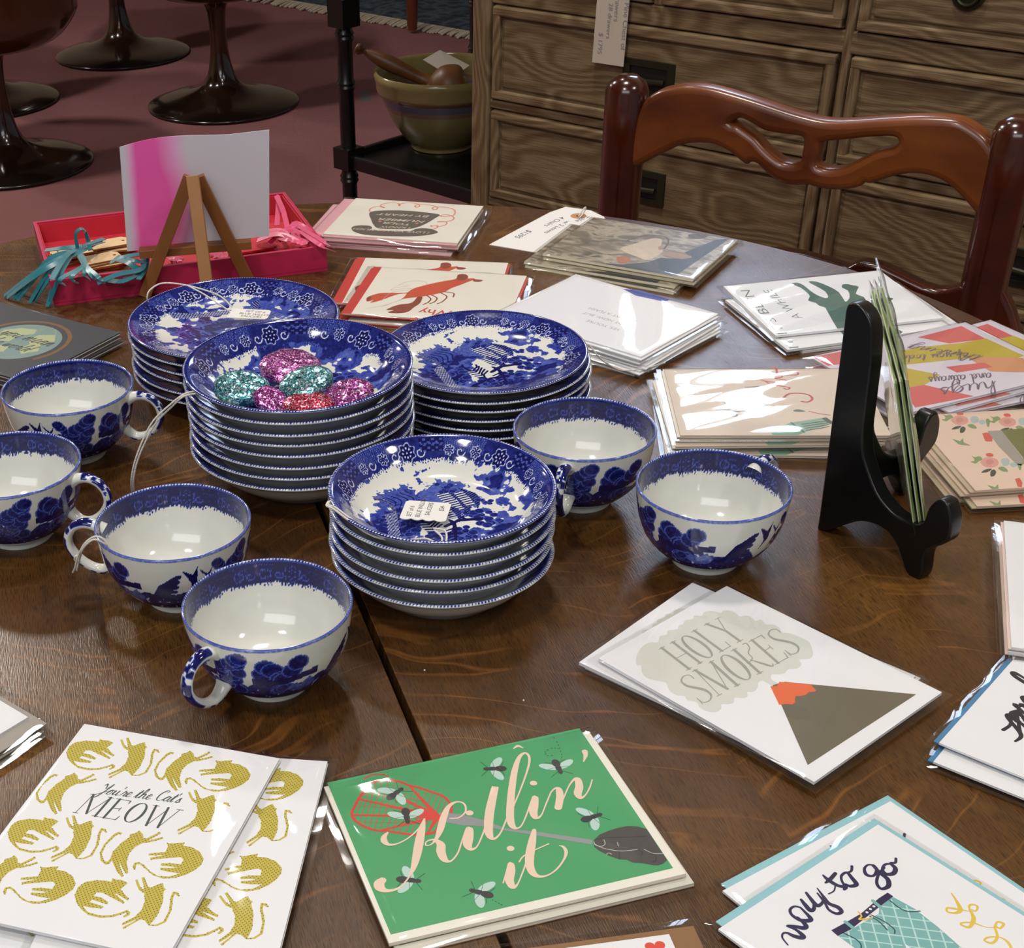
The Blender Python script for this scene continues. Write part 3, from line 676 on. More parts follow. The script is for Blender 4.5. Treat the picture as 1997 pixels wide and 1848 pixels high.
for q_, z_ in (((1021, 1366), 0), ((828, 1307), 0)):
    P = atz(q_, 0); m_ = MB(); m_.lathe([(0, 0), (.0005, .0001), (.0004, .0006), (0, .0008)], WHITE, 8); tag(m_.build('crumb', loc=(P[0], P[1], T), smooth=60), 'tiny white crumb on the dark table, ' + ('nearer the green card' if q_[0] < 900 else 'toward the volcano card'), 'crumb')

# ------------------------------------------------------------------ blue printed china: the print is computed per vertex into an "ink" attribute
def hsh(ix, iy, sd):
    n = (ix.astype(np.int64)*374761393 + iy.astype(np.int64)*668265263 + sd*1274126177) & 0x7fffffff
    n = ((n ^ (n >> 13))*1274126177) & 0x7fffffff
    return ((n ^ (n >> 16)) & 0xffff)/65535.
def vnoise(x, y, sd=0):
    ix, iy = np.floor(x), np.floor(y); fx, fy = x-ix, y-iy; fx = fx*fx*(3-2*fx); fy = fy*fy*(3-2*fy)
    return (hsh(ix, iy, sd)*(1-fx) + hsh(ix+1, iy, sd)*fx)*(1-fy) + (hsh(ix, iy+1, sd)*(1-fx) + hsh(ix+1, iy+1, sd)*fx)*fy
def inpoly(x, y, P):
    r = np.zeros(x.shape, bool); j = len(P)-1
    for i in range(len(P)):
        (a, b), (c, d) = P[i], P[j]
        k = ((b > y) != (d > y)) & (x < (c-a)*(y-b)/((d-b) if d != b else 1e-9) + a); r ^= k; j = i
    return r
def dseg(x, y, P):
    D = np.full(x.shape, 9.)
    for (a, b), (c, d) in zip(P[:-1], P[1:]):
        t_ = np.clip(((x-a)*(c-a) + (y-b)*(d-b))/((c-a)**2 + (d-b)**2 + 1e-12), 0, 1)
        D = np.minimum(D, np.hypot(x-a-t_*(c-a), y-b-t_*(d-b)))
    return D
def band(u, tmm, W, period, edge=.84):
    """printed border: u mm round the rim, tmm mm in from the rim, W mm wide"""
    t = tmm/W; ink = np.full(u.shape, .80) + .12*vnoise(u*.35, tmm*.35, 5) - .06
    a = ((u + tmm)/1.55) % 1; b = ((u - tmm)/1.55) % 1
    lat = np.where((a < .24) | (b < .24), .46, .88); lat = np.where((np.abs(a-.62) < .12) & (np.abs(b-.62) < .12), .2, lat)
    s = (u/period) % 1; um = s*period
    ink = np.where((t > .16) & (t < .62) & (s < .42), lat, ink)
    # fret blocks
    fz = (s >= .42) & (s < .66) & (t > .2) & (t < .62)
    fx_ = (um - .42*period)/(.24*period)*6; fy_ = (t-.2)/.42*5
    fr = (((np.floor(fx_) + np.floor(fy_)) % 2 == 0) & ((fx_ % 1 > .3) & (fy_ % 1 > .35))) | ((np.floor(fy_) == 2) & (fx_ % 1 < .7) & (fy_ % 1 < .45))
    ink = np.where(fz, np.where(fr, .48, .93), ink)
    # flower medallion and scrolls
    for c_, rr in ((.80, .27), (.08, .17), (.36, .15)):
        dx = (um - c_*period)/W; dx = np.where(dx > period/W/2, dx - period/W, dx); dy = t-.58; r = np.hypot(dx, dy); an = np.arctan2(dy, dx)
        lobes = rr*(1 + .13*np.cos(an*7)); ink = np.where(r < lobes*1.0, .97, ink); ink = np.where(np.abs(r-lobes) < .022, .22, ink)
        ink = np.where((np.abs(r-rr*.52) < .035) & (np.cos(an*8) > .1), .12, ink); ink = np.where(r < rr*.12, .15, ink)
    for c_ in (.66, .94, .24):
        dx = (um - c_*period)/W; dy = t-.62; r = np.hypot(dx, dy); an = np.arctan2(dy, dx)
        ink = np.where((np.abs(r - .10 - .018*an) < .02) & (r < .2), .1, ink)
    # ragged inner edge with leaf sprays
    e = edge + .07*np.abs(np.sin(u*math.pi/(period*.5))) + .10*vnoise(u*.55, u*0, 9) - .05 + .035*np.sin(u*3.1)*np.sin(u*.7)
    ink = np.where(t > e, 0., ink)
    dots = (np.hypot(((u/2.1) % 1 - .5)*2.1, (tmm - (e+.06)*W)) < .55) & (vnoise(u*.25, u*0, 3) > .45); ink = np.where(dots & (t < 1.05), .85, ink)
    # bead row and rim line
    bt = 1.35
    ink = np.where(tmm < 2.2, .86, ink); ink = np.where(np.hypot(((u/1.95) % 1 - .5)*1.95, tmm - bt) < .62, .02, ink)
    ink = np.where(tmm < .45, .30, ink); ink = np.where((tmm > 2.2) & (tmm < 2.6), .3, ink)
    return ink
def scene_print(x, y, sd=0):
    """willow-like garden scene on the unit disc (y up = far side)"""
    ink = np.zeros(x.shape); n = vnoise(x*14, y*14, sd); n2 = vnoise(x*40, y*40, sd+1)
    w0 = vnoise(x*3.2+5, y*3.6, sd+2)*.6 + n*.3 + n2*.1; ink = np.where(w0 > .49, .52 + .3*(n-.5), ink); ink = np.where(w0 > .66, .82, ink)
    def blobs(C, base=.85, out=.3):
        nonlocal ink
        for (a, b, r) in C:
            d = np.hypot(x-a, y-b)/r; ink = np.where(d < 1, np.where(d > .86, out, base - .2*n2), ink)
    def poly(P, v, jag=.0):
        nonlocal ink
        m_ = inpoly(x + jag*(n2-.5), y + jag*(n-.5), P); ink = np.where(m_, v - .15*n2, ink); return m_
    # hills and lake shore wash
    poly([(-.75, .3), (-.5, .55), (-.28, .42), (-.2, .1), (-.35, -.05), (-.6, 0)], .55, .1)
    poly([(-.8, -.1), (-.45, -.05), (-.3, -.3), (-.45, -.62), (-.72, -.5)], .62, .1)
    w_ = np.abs(((y*13 + .6*np.sin(x*16)) % 1) - .5) < .11
    ink = np.where(inpoly(x, y, [(-.7, -.12), (-.35, -.1), (-.28, -.45), (-.6, -.45)]) & w_, .95, ink)
    # pagoda
    for k, (cx_, cy_, s_) in enumerate(((-.22, .30, .30), (-.20, .46, .22), (.02, .14, .17))):
        r = poly([(cx_-s_*1.25, cy_-s_*.12), (cx_-s_*.85, cy_+s_*.2), (cx_-s_*.3, cy_+s_*.5), (cx_+s_*.3, cy_+s_*.5), (cx_+s_*.85, cy_+s_*.2), (cx_+s_*1.25, cy_-s_*.12), (cx_, cy_+s_*.02)], .95)
        ink = np.where(r & ((x*26 + y*12) % 1 < .22), .35, ink)
        wl = inpoly(x, y, [(cx_-s_*.8, cy_-s_*.02), (cx_+s_*.8, cy_-s_*.02), (cx_+s_*.8, cy_-s_*.55), (cx_-s_*.8, cy_-s_*.55)])
        ink = np.where(wl, np.where((x*20 % 1) < .45, .9, .12), ink)
    # trees with outlined round leaves
    rs = np.random.RandomState(sd+4)
    for cx_, cy_, R0, k in ((.30, .42, .17, 16), (.52, .05, .15, 14), (-.55, .30, .12, 10), (.12, -.45, .16, 12), (.55, -.30, .19, 14), (-.05, .58, .10, 8), (-.12, -.62, .14, 9)):
        blobs([(cx_ + R0*rs.uniform(-1, 1), cy_ + R0*.7*rs.uniform(-1, 1), R0*rs.uniform(.24, .42)) for _ in range(k)], .9, .4)
    for P in ([(.50, .0), (.42, -.2), (.46, -.5)], [(.30, .35), (.22, .12), (.28, -.08)], [(.12, -.45), (.2, -.7)]):
        ink = np.where(dseg(x, y, P) < .022 + .01*n, .92, ink)
    # willow fronds
    for i in range(6):
        a = .02 + i*.055; P = [(.16, .02), (.22 + a*.6, .06 - i*.012), (.34 + a, -.02 - i*.02), (.36 + a, -.14 - i*.015)]
        ink = np.where(dseg(x, y, P) < .012, .93, ink)
    for i in range(5):
        a = i*.06; P = [(-.02 + a, -.10), (.04 + a, -.13 - .02*i), (.10 + a, -.24), (.07 + a, -.32)]
        ink = np.where(dseg(x, y, P) < .013, .93, ink)
    # two swallows
    for cx_, cy_, r0 in ((.10, .27, 1), (.20, .20, -1)):
        poly([(cx_-.07, cy_+.03), (cx_, cy_), (cx_+.07, cy_+.05), (cx_+.01, cy_-.02), (cx_+.02*r0, cy_-.07)], .97)
    # bridge and fence
    br = np.hypot(x+.42, (y+.58)*1.5); ink = np.where((br > .16) & (br < .24) & (y > -.6), np.where((x*34 % 1) < .3, .1, .95), ink)
    fz = (np.abs(y + .62 + x*.35) < .075) & (x > -.25) & (x < .5); ink = np.where(fz, np.where(((x*22+y*22) % 1 < .25) | ((x*22-y*22) % 1 < .25), .1, .92), ink)
    # boat
    poly([(-.15, -.22), (.0, -.27), (.14, -.22), (.1, -.29), (-.1, -.29)], .95)
    return np.clip(ink, 0, 1)
def china_mesh(name, prof, inkf, NA):
    """prof: list of (r, z, kind, param); closed lathe with an ink value per vertex"""
    r = np.array([p[0] for p in prof]); z = np.array([p[1] for p in prof]); k = len(prof); a = np.arange(NA)*2*math.pi/NA
    X = np.outer(r, np.cos(a)).ravel(); Y = np.outer(r, np.sin(a)).ravel(); Zz = np.repeat(z, NA)
    ink = np.zeros((k, NA))
    for i, p in enumerate(prof):
        ink[i] = inkf(p, a, r[i])
    me = bpy.data.meshes.new(name); me.vertices.add(k*NA); me.vertices.foreach_set('co', np.stack([X, Y, Zz], 1).ravel())
    i, j = np.meshgrid(np.arange(k-1), np.arange(NA), indexing='ij'); j2 = (j+1) % NA
    q = np.stack([i*NA+j, i*NA+j2, (i+1)*NA+j2, (i+1)*NA+j], -1).reshape(-1, 4); nf = len(q)
    me.loops.add(nf*4); me.loops.foreach_set('vertex_index', q.ravel()); me.polygons.add(nf); me.polygons.foreach_set('loop_start', np.arange(nf)*4)
    me.materials.append(CHINA); me.update(calc_edges=True)
    me.polygons.foreach_set('use_smooth', [True]*nf)
    at = me.attributes.new('ink', 'FLOAT', 'POINT'); at.data.foreach_set('value', ink.ravel().astype(np.float32))
    me.validate(); return me
def dense(pts, n, tagk):
    """resample a smooth profile to n points, tagged with arc length in mm from the first point"""
    P = smooth_pts(pts, 8); d = np.r_[0, np.cumsum(np.hypot(*np.diff(P, axis=0).T))]; s = np.linspace(0, d[-1], n)
    return [(float(np.interp(q, d, P[:, 0])), float(np.interp(q, d, P[:, 1])), tagk, q*1000) for q in s]
def plate_mesh(name, R, outp, inp, W, sd, rot, detail, reps=6, edge=.84, foot_ink=0.):
    """outp: axis -> rim (underside), inp: rim -> axis (top side)"""
    NA, NI, NO = (1000, 150, 22) if detail else (820, 12, 18)
    prof = dense(outp, NO, 'out') + dense(inp, NI, 'in')[1:]
    if not detail:
        lo_ = dense(inp, 60, 'in'); prof = dense(outp, NO, 'out') + [p for p in lo_[1:] if p[3] < 4.5] + [p for p in lo_ if p[3] >= 4.5][::8] + [lo_[-1]]
    prof[0] = (1e-5,) + prof[0][1:]; prof[-1] = (1e-5,) + prof[-1][1:]
    per = 2*math.pi*R*1000/reps
    def inkf(p, a, r):
        if p[2] == 'out': return np.zeros(a.shape)
        u = a*R*1000; k = band(u, np.full(a.shape, p[3]), W, per, edge)
        if detail and p[3] > W*.8:
            sc = 1/(R*.76); k2 = scene_print(r*np.cos(a+rot)*sc, r*np.sin(a+rot)*sc, sd); k = np.where(k > .02, k, k2)
        return k
    return china_mesh(name, prof, inkf, NA)
def scaled(P, kr, kz=1.): return [(r*kr, z*kz) for r, z in P]
B_OUT = [(0, .0020), (.030, .0022), (.0345, .0), (.0375, .0), (.0372, .0028), (.0455, .0078), (.0530, .0142), (.0585, .0207), (.0618, .0246), (.0649, .0260), (.0651, .0267)]
B_IN = [(.0651, .0267), (.0646, .0274), (.0632, .0275), (.0612, .0265), (.0575, .0228), (.0520, .0168), (.0445, .0112), (.0350, .0090), (.015, .0085), (0, .0085)]
S_OUT = [(0, .0018), (.036, .0022), (.0395, 0), (.0430, 0), (.0426, .003), (.053, .0062), (.066, .0112), (.0745, .0150), (.0785, .0168), (.0785, .0174)]
S_IN = [(.0785, .0174), (.0776, .0179), (.0755, .0176), (.067, .0142), (.056, .0102), (.0455, .0077), (.040, .0072), (.02, .0072), (0, .0072)]
bowl_hi = plate_mesh('berry_bowl', .0651, B_OUT, B_IN, 21., 1, 1.2, True, 6, .80); bowl_lo = plate_mesh('berry_bowl_plain', .0651, B_OUT, B_IN, 21., 1, 0, False, 6)
k2 = .0745/.0651
soup_hi = plate_mesh('soup_bowl', .0745, scaled(B_OUT, k2, 1.03), scaled(B_IN, k2, 1.03), 23., 7, .4, True, 6); soup_lo = plate_mesh('soup_bowl_plain', .0745, scaled(B_OUT, k2, 1.03), scaled(B_IN, k2, 1.03), 23., 7, 0, False, 6)
sauc_hi = plate_mesh('saucer', .0785, S_OUT, S_IN, 25., 12, 2.6, True, 8, .78); sauc_lo = plate_mesh('saucer_plain', .0785, S_OUT, S_IN, 25., 12, 0, False, 8)
k4 = .0757/.0785
sauc4_hi = plate_mesh('saucer_deep', .0757, scaled(S_OUT, k4, 1.), scaled(S_IN, k4, 1.), 22., 1, 1.0, True, 7, .76)
ORD = ['bottom', 'second from the bottom', 'third from the bottom', 'fourth from the bottom', 'fifth from the bottom', 'sixth from the bottom', 'seventh from the bottom']
def stack(name, cat, hi, lo, n, xy, gap, rise, kind, where, sc=1.0, group=None):
    for i in range(n):
        top = i == n-1; me = hi if top else lo
        o = bpy.data.objects.new(name, me); link(o)
        j = 0 if top else .0012
        o.location = (xy[0] + random.uniform(-j, j), xy[1] + random.uniform(-j, j), T + gap*i); o.rotation_euler = (0, 0, 0 if top else random.uniform(0, 6.28)); o.scale = (sc, sc, 1)
        tag(o, (kind + ', ' + ('topmost' if top else ORD[i]) + ' of the stack ' + where), cat, group)
# centres re-fitted from the rim ellipses in the photograph
stack('berry_bowl', 'bowl', bowl_hi, bowl_lo, 6, (.050, .733), .0080, 0, 'blue willow bowl', 'holding the $24 tag', group='small blue willow bowls by the table seam')
stack('soup_bowl', 'bowl', soup_hi, soup_lo, 8, (-.033, .880), .0076, 0, 'wide blue willow bowl', 'topped with glitter candies', group='wide blue willow bowls in the tallest stack')
stack('saucer', 'saucer', sauc_hi, sauc_lo, 6, (-.084, 1.032), .0072, 0, 'blue willow saucer', 'beside the easel and its tag', group='blue willow saucers by the pink tray')
stack('saucer', 'saucer', sauc4_hi, sauc_lo, 6, (.095, .962), .0064, 0, 'blue willow saucer', 'near the lobster cards', .9643, group='blue willow saucers by the lobster cards')

# cups
C_OUT = [(0, .003), (.0170, .0032), (.0178, 0), (.0203, 0), (.0200, .0034), (.0232, .0056), (.0310, .0112), (.0378, .0196), (.0420, .0300), (.0440, .0405), (.0450, .0492), (.0451, .0502)]
C_IN = [(.0451, .0502), (.0446, .0508), (.0438, .0504), (.0425, .0420), (.0400, .0300), (.0350, .0190), (.0275, .0112), (.0180, .0078), (.008, .0070), (0, .0070)]
def cup_mesh():
    prof = dense(C_OUT, 100, 'out') + dense(C_IN, 74, 'in')[1:]; prof[0] = (1e-5,) + prof[0][1:]; prof[-1] = (1e-5,) + prof[-1][1:]
    def inkf(p, a, r):
        if p[2] == 'in':
            tm = np.full(a.shape, max(0, p[3] - .9)); k = band(a*45.1, tm*1.1, 18.5, 2*math.pi*45.1/5, .84)
            k = np.where(k > .3, np.minimum(1, k*.35 + .64), np.where(k > .05, .52, k)); return np.zeros(a.shape) if p[3] < .9 else k
        h = p[1]/.0502; u = a/(2*math.pi)                       # u 0..1 round the cup
        if p[1] < .0058 or h > .965: return np.zeros(a.shape) + (.35 if h > .985 else 0)
        s_ = (u*2.5) % 1; x = s_*2.2; y = np.full(a.shape, (h-.11)/.85*1.0); sh = np.floor(u*2.5)
        n = vnoise(x*9 + sh*31, y*9, 3); n2 = vnoise(x*26 + sh*31, y*26, 4); ink = np.zeros(a.shape)
        rs = np.random.RandomState(21)
        # dark ground with ragged top
        g_ = .27 + .20*vnoise(x*3.3 + sh*7, x*0, 8) + .10*np.abs(np.sin(x*9)) + .22*np.maximum(0, vnoise(x*1.7 + sh*3, x*0, 11)-.55); ink = np.where(y < g_, .93 - .2*n2, ink); ink = np.where((y < .05) & (y > .035), .2, ink)
        ink = np.where((y < g_*.8) & (n2 > .83), .15, ink)
        def bl(C, v=.92):
            nonlocal ink
            for a_, b_, r_ in C:
                for dx in (0,):
                    d = np.hypot(x-a_, y-b_)/r_; ink = np.where(d < 1, np.where(d > .84, .42, v - .18*n2), ink)
        # tall tree, clouded island, bushes
        bl([(.18 + .13*rs.uniform(-1, 1), .30 + .60*i/17, .098) for i in range(18)])
        bl([(.52 + .5*i/8 + rs.uniform(-.03, .03), .68 + .12*math.sin(i*1.3), .12) for i in range(7)])
        ink = np.where((np.abs(y-.56-.03*np.sin(x*7)) < .05) & (x > .42) & (x < 1.15), .9, ink)
        bl([(.62 + .3*rs.rand(), .30 + .12*rs.rand(), .075) for i in range(9)])
        ink = np.where(inpoly(x, y, [(.78, .36), (.86, .47), (.96, .42), (1.06, .52), (1.16, .40), (1.10, .30), (.95, .26)]), .62 - .3*n2, ink)
        # fan-shaped fronds
        for i in range(6):
            b0 = (1.26, .34 + .012*i); e = (1.62 - .02*i, .78 - .085*i)
            mid = ((b0[0]+e[0])/2 - .03, (b0[1]+e[1])/2 + .06)
            ink = np.where(dseg(x, y, [b0, mid, e]) < .034, .93, ink)
        # pair of birds
        for bx, by, m_ in ((1.76, .70, 1), (1.93, .66, -1)):
            P = [(-.03, -.22), (.01, -.05), (-.10*m_, .18), (.03, .08), (.09*m_, .22), (.07, -.04)]
            ink = np.where(inpoly(x, y, [(bx + q[0], by + q[1]) for q in P]), .97, ink)
        # leaf spray
        for i in range(7):
            an = math.radians(20 + 23*i); ink = np.where(dseg(x, y, [(2.08, .42), (2.08 + .12*math.cos(an), .42 + .26*math.sin(an))]) < .026, .9, ink)
        bl([(2.12 + .10*rs.uniform(-1, 1), .42 + .45*i/9, .075) for i in range(10)])
        return np.clip(ink, 0, 1)
    return china_mesh('teacup_body', prof, inkf, 560)
CUPB = cup_mesh()
def handle_mesh():
    path = smooth_pts([(.0420, .0425), (.0470, .0455), (.0535, .0465), (.0600, .0440), (.0640, .0385), (.0648, .0320), (.0620, .0255), (.0570, .0200), (.0510, .0165), (.0450, .0160), (.0400, .0190), (.0375, .0215)], 6)
    n = len(path); NS = 20; vs_ = []; ink = []
    for i, (r, z) in enumerate(path):
        t = path[min(i+1, n-1)] - path[max(i-1, 0)]; t /= np.linalg.norm(t); nn = np.array([-t[1], t[0]]); s_ = i/(n-1)
        ra = .0026 + .0012*abs(2*s_-1)**3; rb = .0034 + .0022*abs(2*s_-1)**4
        for j in range(NS):
            a = 2*math.pi*j/NS; o_ = nn*math.cos(a)*ra; vs_.append((r + o_[0], math.sin(a)*rb, z + o_[1]))
            outer_ = math.cos(a) > .1
            ink.append(.9 if outer_ and .12 < s_ < .86 and (vnoise(np.array([s_*38.]), np.array([math.sin(a)*1.6]), 5)[0] > .42) else 0.)
    fs = [(i*NS+j, (i+1)*NS+j, (i+1)*NS+(j+1) % NS, i*NS+(j+1) % NS) for i in range(n-1) for j in range(NS)]
    me = bpy.data.meshes.new('teacup_handle'); me.from_pydata(vs_, [], fs); me.materials.append(CHINA); me.polygons.foreach_set('use_smooth', [True]*len(fs))
    at = me.attributes.new('ink', 'FLOAT', 'POINT'); at.data.foreach_set('value', np.array(ink, np.float32)); return me
CUPH = handle_mesh()
CUPS = [((-.048, .643), -128, 'teacup in front, with its handle turned toward the cat card'), ((-.105, .734), 171, 'teacup with a string looped through its handle'),
        ((.147, .832), -112, 'teacup beside the stack of saucers, handle facing the camera'), ((.211, .752), 42, 'teacup alone by the black easel, handle turned away'),
        ((-.193, .926), -12, 'teacup next to the dark globe cards'), ((-.214, .814), -17, 'teacup cut by the picture edge, between two others')]
for (x, y), a, lb in CUPS:
    r = empty('teacup', 'blue and white ' + lb, 'teacup', (x, y, T), math.radians(a), 'blue willow teacups')
    link(bpy.data.objects.new('body', CUPB), r); link(bpy.data.objects.new('handle', CUPH), r)

# glitter-wrapped sweets in the top bowl
zb = T + .0076*7 + .0088
def candy(px, z, rx, ry, rz_, m, tilt, yaw, label):
    P = atz(px, z - T); c = MB(); n = 28; vs_ = []; fs = []; k = 12
    rs = np.random.RandomState(int(px[0]))
    for i in range(k+1):
        ph = -math.pi/2 + math.pi*i/k
        for j in range(n):
            a = 2*math.pi*j/n; q_ = 1 + .07*(vnoise(np.array([a*3.]), np.array([i*1.3]), int(px[0]))[0]-.5) + (-.07 if abs(i-k/2) < .6 else 0)
            vs_.append((rx*1.06*math.cos(ph)**.42*math.cos(a)*q_ if i not in (0, k) else 0, ry*1.2*math.cos(ph)**.42*math.sin(a)*q_ if i not in (0, k) else 0, rz_*.72*math.sin(ph)*(1 + .16*rs.uniform(-1, 1))))
    for i in range(k):
        for j in range(n): fs.append((i*n+j, i*n+(j+1) % n, (i+1)*n+(j+1) % n, (i+1)*n+j))
    c.add(vs_, fs, m); o = c.build('glitter_sweet', smooth=70); o.location = P; o.rotation_euler = (math.radians(tilt[0]), math.radians(tilt[1]), math.radians(yaw))
    tag(o, label, 'sweet', 'glitter-wrapped sweets in the top bowl'); return o
GP = glitter('magenta_glitter', '#7a2068', '#c050b0'); GT = glitter('teal_glitter', '#16606e', '#6fc2c4'); GR = glitter('red_foil', '#a01434', '#d2304c')
candy((567, 716), zb+.010, .0195, .0160, .0075, GP, (8, 4), 0, 'large round magenta glitter sweet at the back of the bowl')
candy((598, 748), zb+.012, .0170, .0125, .0070, GT, (14, -12), 12, 'pale teal glitter sweet resting on the middle of the pile')
candy((680, 769), zb+.009, .0155, .0120, .0065, GP, (10, -10), 5, 'magenta glitter sweet lying apart toward the saucers')
candy((472, 757), zb+.010, .0180, .0105, .0075, GT, (34, 5), -8, 'dark teal sweet standing half on edge against the bowl side')
candy((530, 782), zb+.006, .0120, .0075, .0050, GP, (35, 22), -25, 'small crumpled purple foil sweet beside the red one')
candy((603, 789), zb+.0065, .0160, .0105, .0060, GR, (6, 0), 0, 'red foil sweet with a pale flower at the front')

def clip_convex(P, lo, hi):
    for ax, lim, sg in ((0, lo[0], 1), (0, hi[0], -1), (1, lo[1], 1), (1, hi[1], -1)):
        out = []
        for i in range(len(P)):
            a, b = P[i-1], P[i]; ia, ib = sg*(a[ax]-lim) >= 0, sg*(b[ax]-lim) >= 0
            if ia != ib: t = (lim-a[ax])/(b[ax]-a[ax]); out.append((a[0]+t*(b[0]-a[0]), a[1]+t*(b[1]-a[1])))
            if ib: out.append(tuple(b))
        P = out
        if not P: return P
    return P
# ------------------------------------------------------------------ card packets: folded card + envelope in a clear sleeve
A5, A4 = .1397, .1080
TH = .0027
def sleeve_mesh(w, h, t, sd):
    n, k = 26, 26; rs = np.random.RandomState(sd); vs_ = []; fs = []; ph = rs.uniform(0, 6, 6)
    for top in (1, 0):
        for i in range(k+1):
            for j in range(n+1):
                u, v = j/n*2-1, i/k*2-1; e = min(1-abs(u), 1-abs(v)); m_ = min(1, e/.10); m_ = m_*(2-m_)
                wv = .5 + .5*math.sin(3.1*u+ph[0]+1.3*math.sin(2.2*v+ph[1]))*math.cos(2.4*v+ph[2])
                z = t*(.35 + .65*m_) + (.0007*wv + .0004*math.sin(9*u+5*v+ph[3]))*m_ if top else -.0001 + .0004*m_*0
                if top: z = max(z, t*.5*(m_ > .3) + .0001)
                vs_.append((u*w/2, v*h/2, z if top else .00005))
    N = (n+1)*(k+1)
    for i in range(k):
        for j in range(n):
            a = i*(n+1)+j; fs.append((a, a+1, a+n+2, a+n+1)); fs.append((N+a, N+a+n+1, N+a+n+2, N+a+1))
    ring = [j for j in range(n)] + [i*(n+1)+n for i in range(k)] + [k*(n+1)+j for j in range(n, 0, -1)] + [i*(n+1) for i in range(k, 0, -1)]
    for a, b in zip(ring, ring[1:] + ring[:1]): fs.append((b, a, N+a, N+b))
    me = bpy.data.meshes.new('sleeve'); me.from_pydata(vs_, [], fs); me.materials.append(SLEEVE); me.polygons.foreach_set('use_smooth', [True]*len(fs)); me.set_sharp_from_angle(angle=math.radians(60)); return me
_sl = {}
def sleeve(w, h, i):
    key = (round(w, 4), round(h, 4), i % 5)
    if key not in _sl: _sl[key] = sleeve_mesh(w + .009, h + .009, TH - .0002, 40 + i % 5 + int(w*1e4))
    return _sl[key]
class Frame:
    """card frame on the table from the pixels of its corners; u = reading direction, v = up the page"""
    def __init__(s, w, h, z, **px):
        s.w, s.h, s.z = w, h, z
        loc = {'TL': (-w/2, h/2), 'TR': (w/2, h/2), 'BL': (-w/2, -h/2), 'BR': (w/2, -h/2)}
        A = []; B = []
        for k, p in px.items():
            A.append(loc[k]); B.append(atz(p, z)[:2])
        A = np.array(A); B = np.array(B); ac, bc = A.mean(0), B.mean(0); a, b = A-ac, B-bc
        th = math.atan2((a[:, 0]*b[:, 1] - a[:, 1]*b[:, 0]).sum(), (a*b).sum()); s.rz = th
        c, q = math.cos(th), math.sin(th); s.R = np.array([[c, -q], [q, c]]); s.c = bc - s.R @ ac
    def L(s, px): P = atz(px, s.z)[:2]; q = s.R.T @ (P - s.c); return (q[0], q[1])
    def LL(s, pts): return [s.L(p[:2]) + tuple(p[2:]) for p in pts]
    def shift(s, du=0., dv=0., dr=0.):
        f = object.__new__(Frame); f.__dict__.update(s.__dict__); f.c = s.c + s.R @ np.array([du, dv]); f.rz = s.rz + dr
        c, q = math.cos(f.rz), math.sin(f.rz); f.R = np.array([[c, -q], [q, c]]); return f
def card_mesh(name, w, h, m, art=None):
    b = MB(); z1 = .00118
    b.box((-w/2, -h/2, 0), (w/2, h/2, .00052), m); b.box((-w/2, -h/2, .00062), (w/2, h/2, z1), m)
    if art: art(b, z1 + .00003)
    return b.mesh(name)
_env = {}
def env_mesh(w, h, m):
    key = (w, h, m.name)
    if key not in _env:
        b = MB(); b.box((-w/2, -h/2, 0), (w/2, h/2, .0006), m)
        b.prism([[(-w/2, h/2), (0, 0), (w/2, h/2)]], -.0002, 0, m); _env[key] = b.mesh('envelope')
    return _env[key]
_pc = [0]
def packet(fr, lvl, label, group, env, cardm, eo=(0, 0), co=(0, 0), name='greeting_card', es=(A5, A4), has_sleeve=True):
    """lvl: how many packets lie under it"""
    _pc[0] += 1
    r = empty(name, label, 'greeting card', (fr.c[0], fr.c[1], T + lvl*TH), fr.rz, group)
    land = fr.w >= fr.h; ew, eh = es if land else es[::-1]
    e = link(bpy.data.objects.new('envelope', env_mesh(ew, eh, env)), r); e.location = (eo[0], eo[1], .0003)
    c = link(bpy.data.objects.new('card', cardm), r); c.location = (co[0], co[1], .00095)
    if has_sleeve:
        s = link(bpy.data.objects.new('sleeve', sleeve(max(ew, fr.w), max(eh, fr.h), _pc[0])), r); s['label'] = 'clear plastic sleeve'; s.location = (eo[0]*.5, eo[1]*.5, 0)
    return r
ORT = ['topmost', 'second from the top', 'third from the top', 'fourth from the top', 'fifth from the top', 'sixth from the top']
def pile(fr, n, what, env, topm, lowm=None, shifts=None, group=None, **kw):
    """n packets; shifts: list of (du, dv, dr) for each one below the top"""
    for i in range(n-1, -1, -1):
        if i == 0: f = fr
        elif shifts and i-1 < len(shifts): f = shifts[i-1] if isinstance(shifts[i-1], Frame) else fr.shift(*shifts[i-1])
        else: f = fr.shift(random.uniform(-.003, .003), random.uniform(-.003, .003), random.uniform(-.03, .03))
        lab = (ORT[i] + ' ' if n > 1 else 'single ') + what
        packet(f, n-1-i, lab, group or None, env, topm if i == 0 else (lowm or topm), **kw)

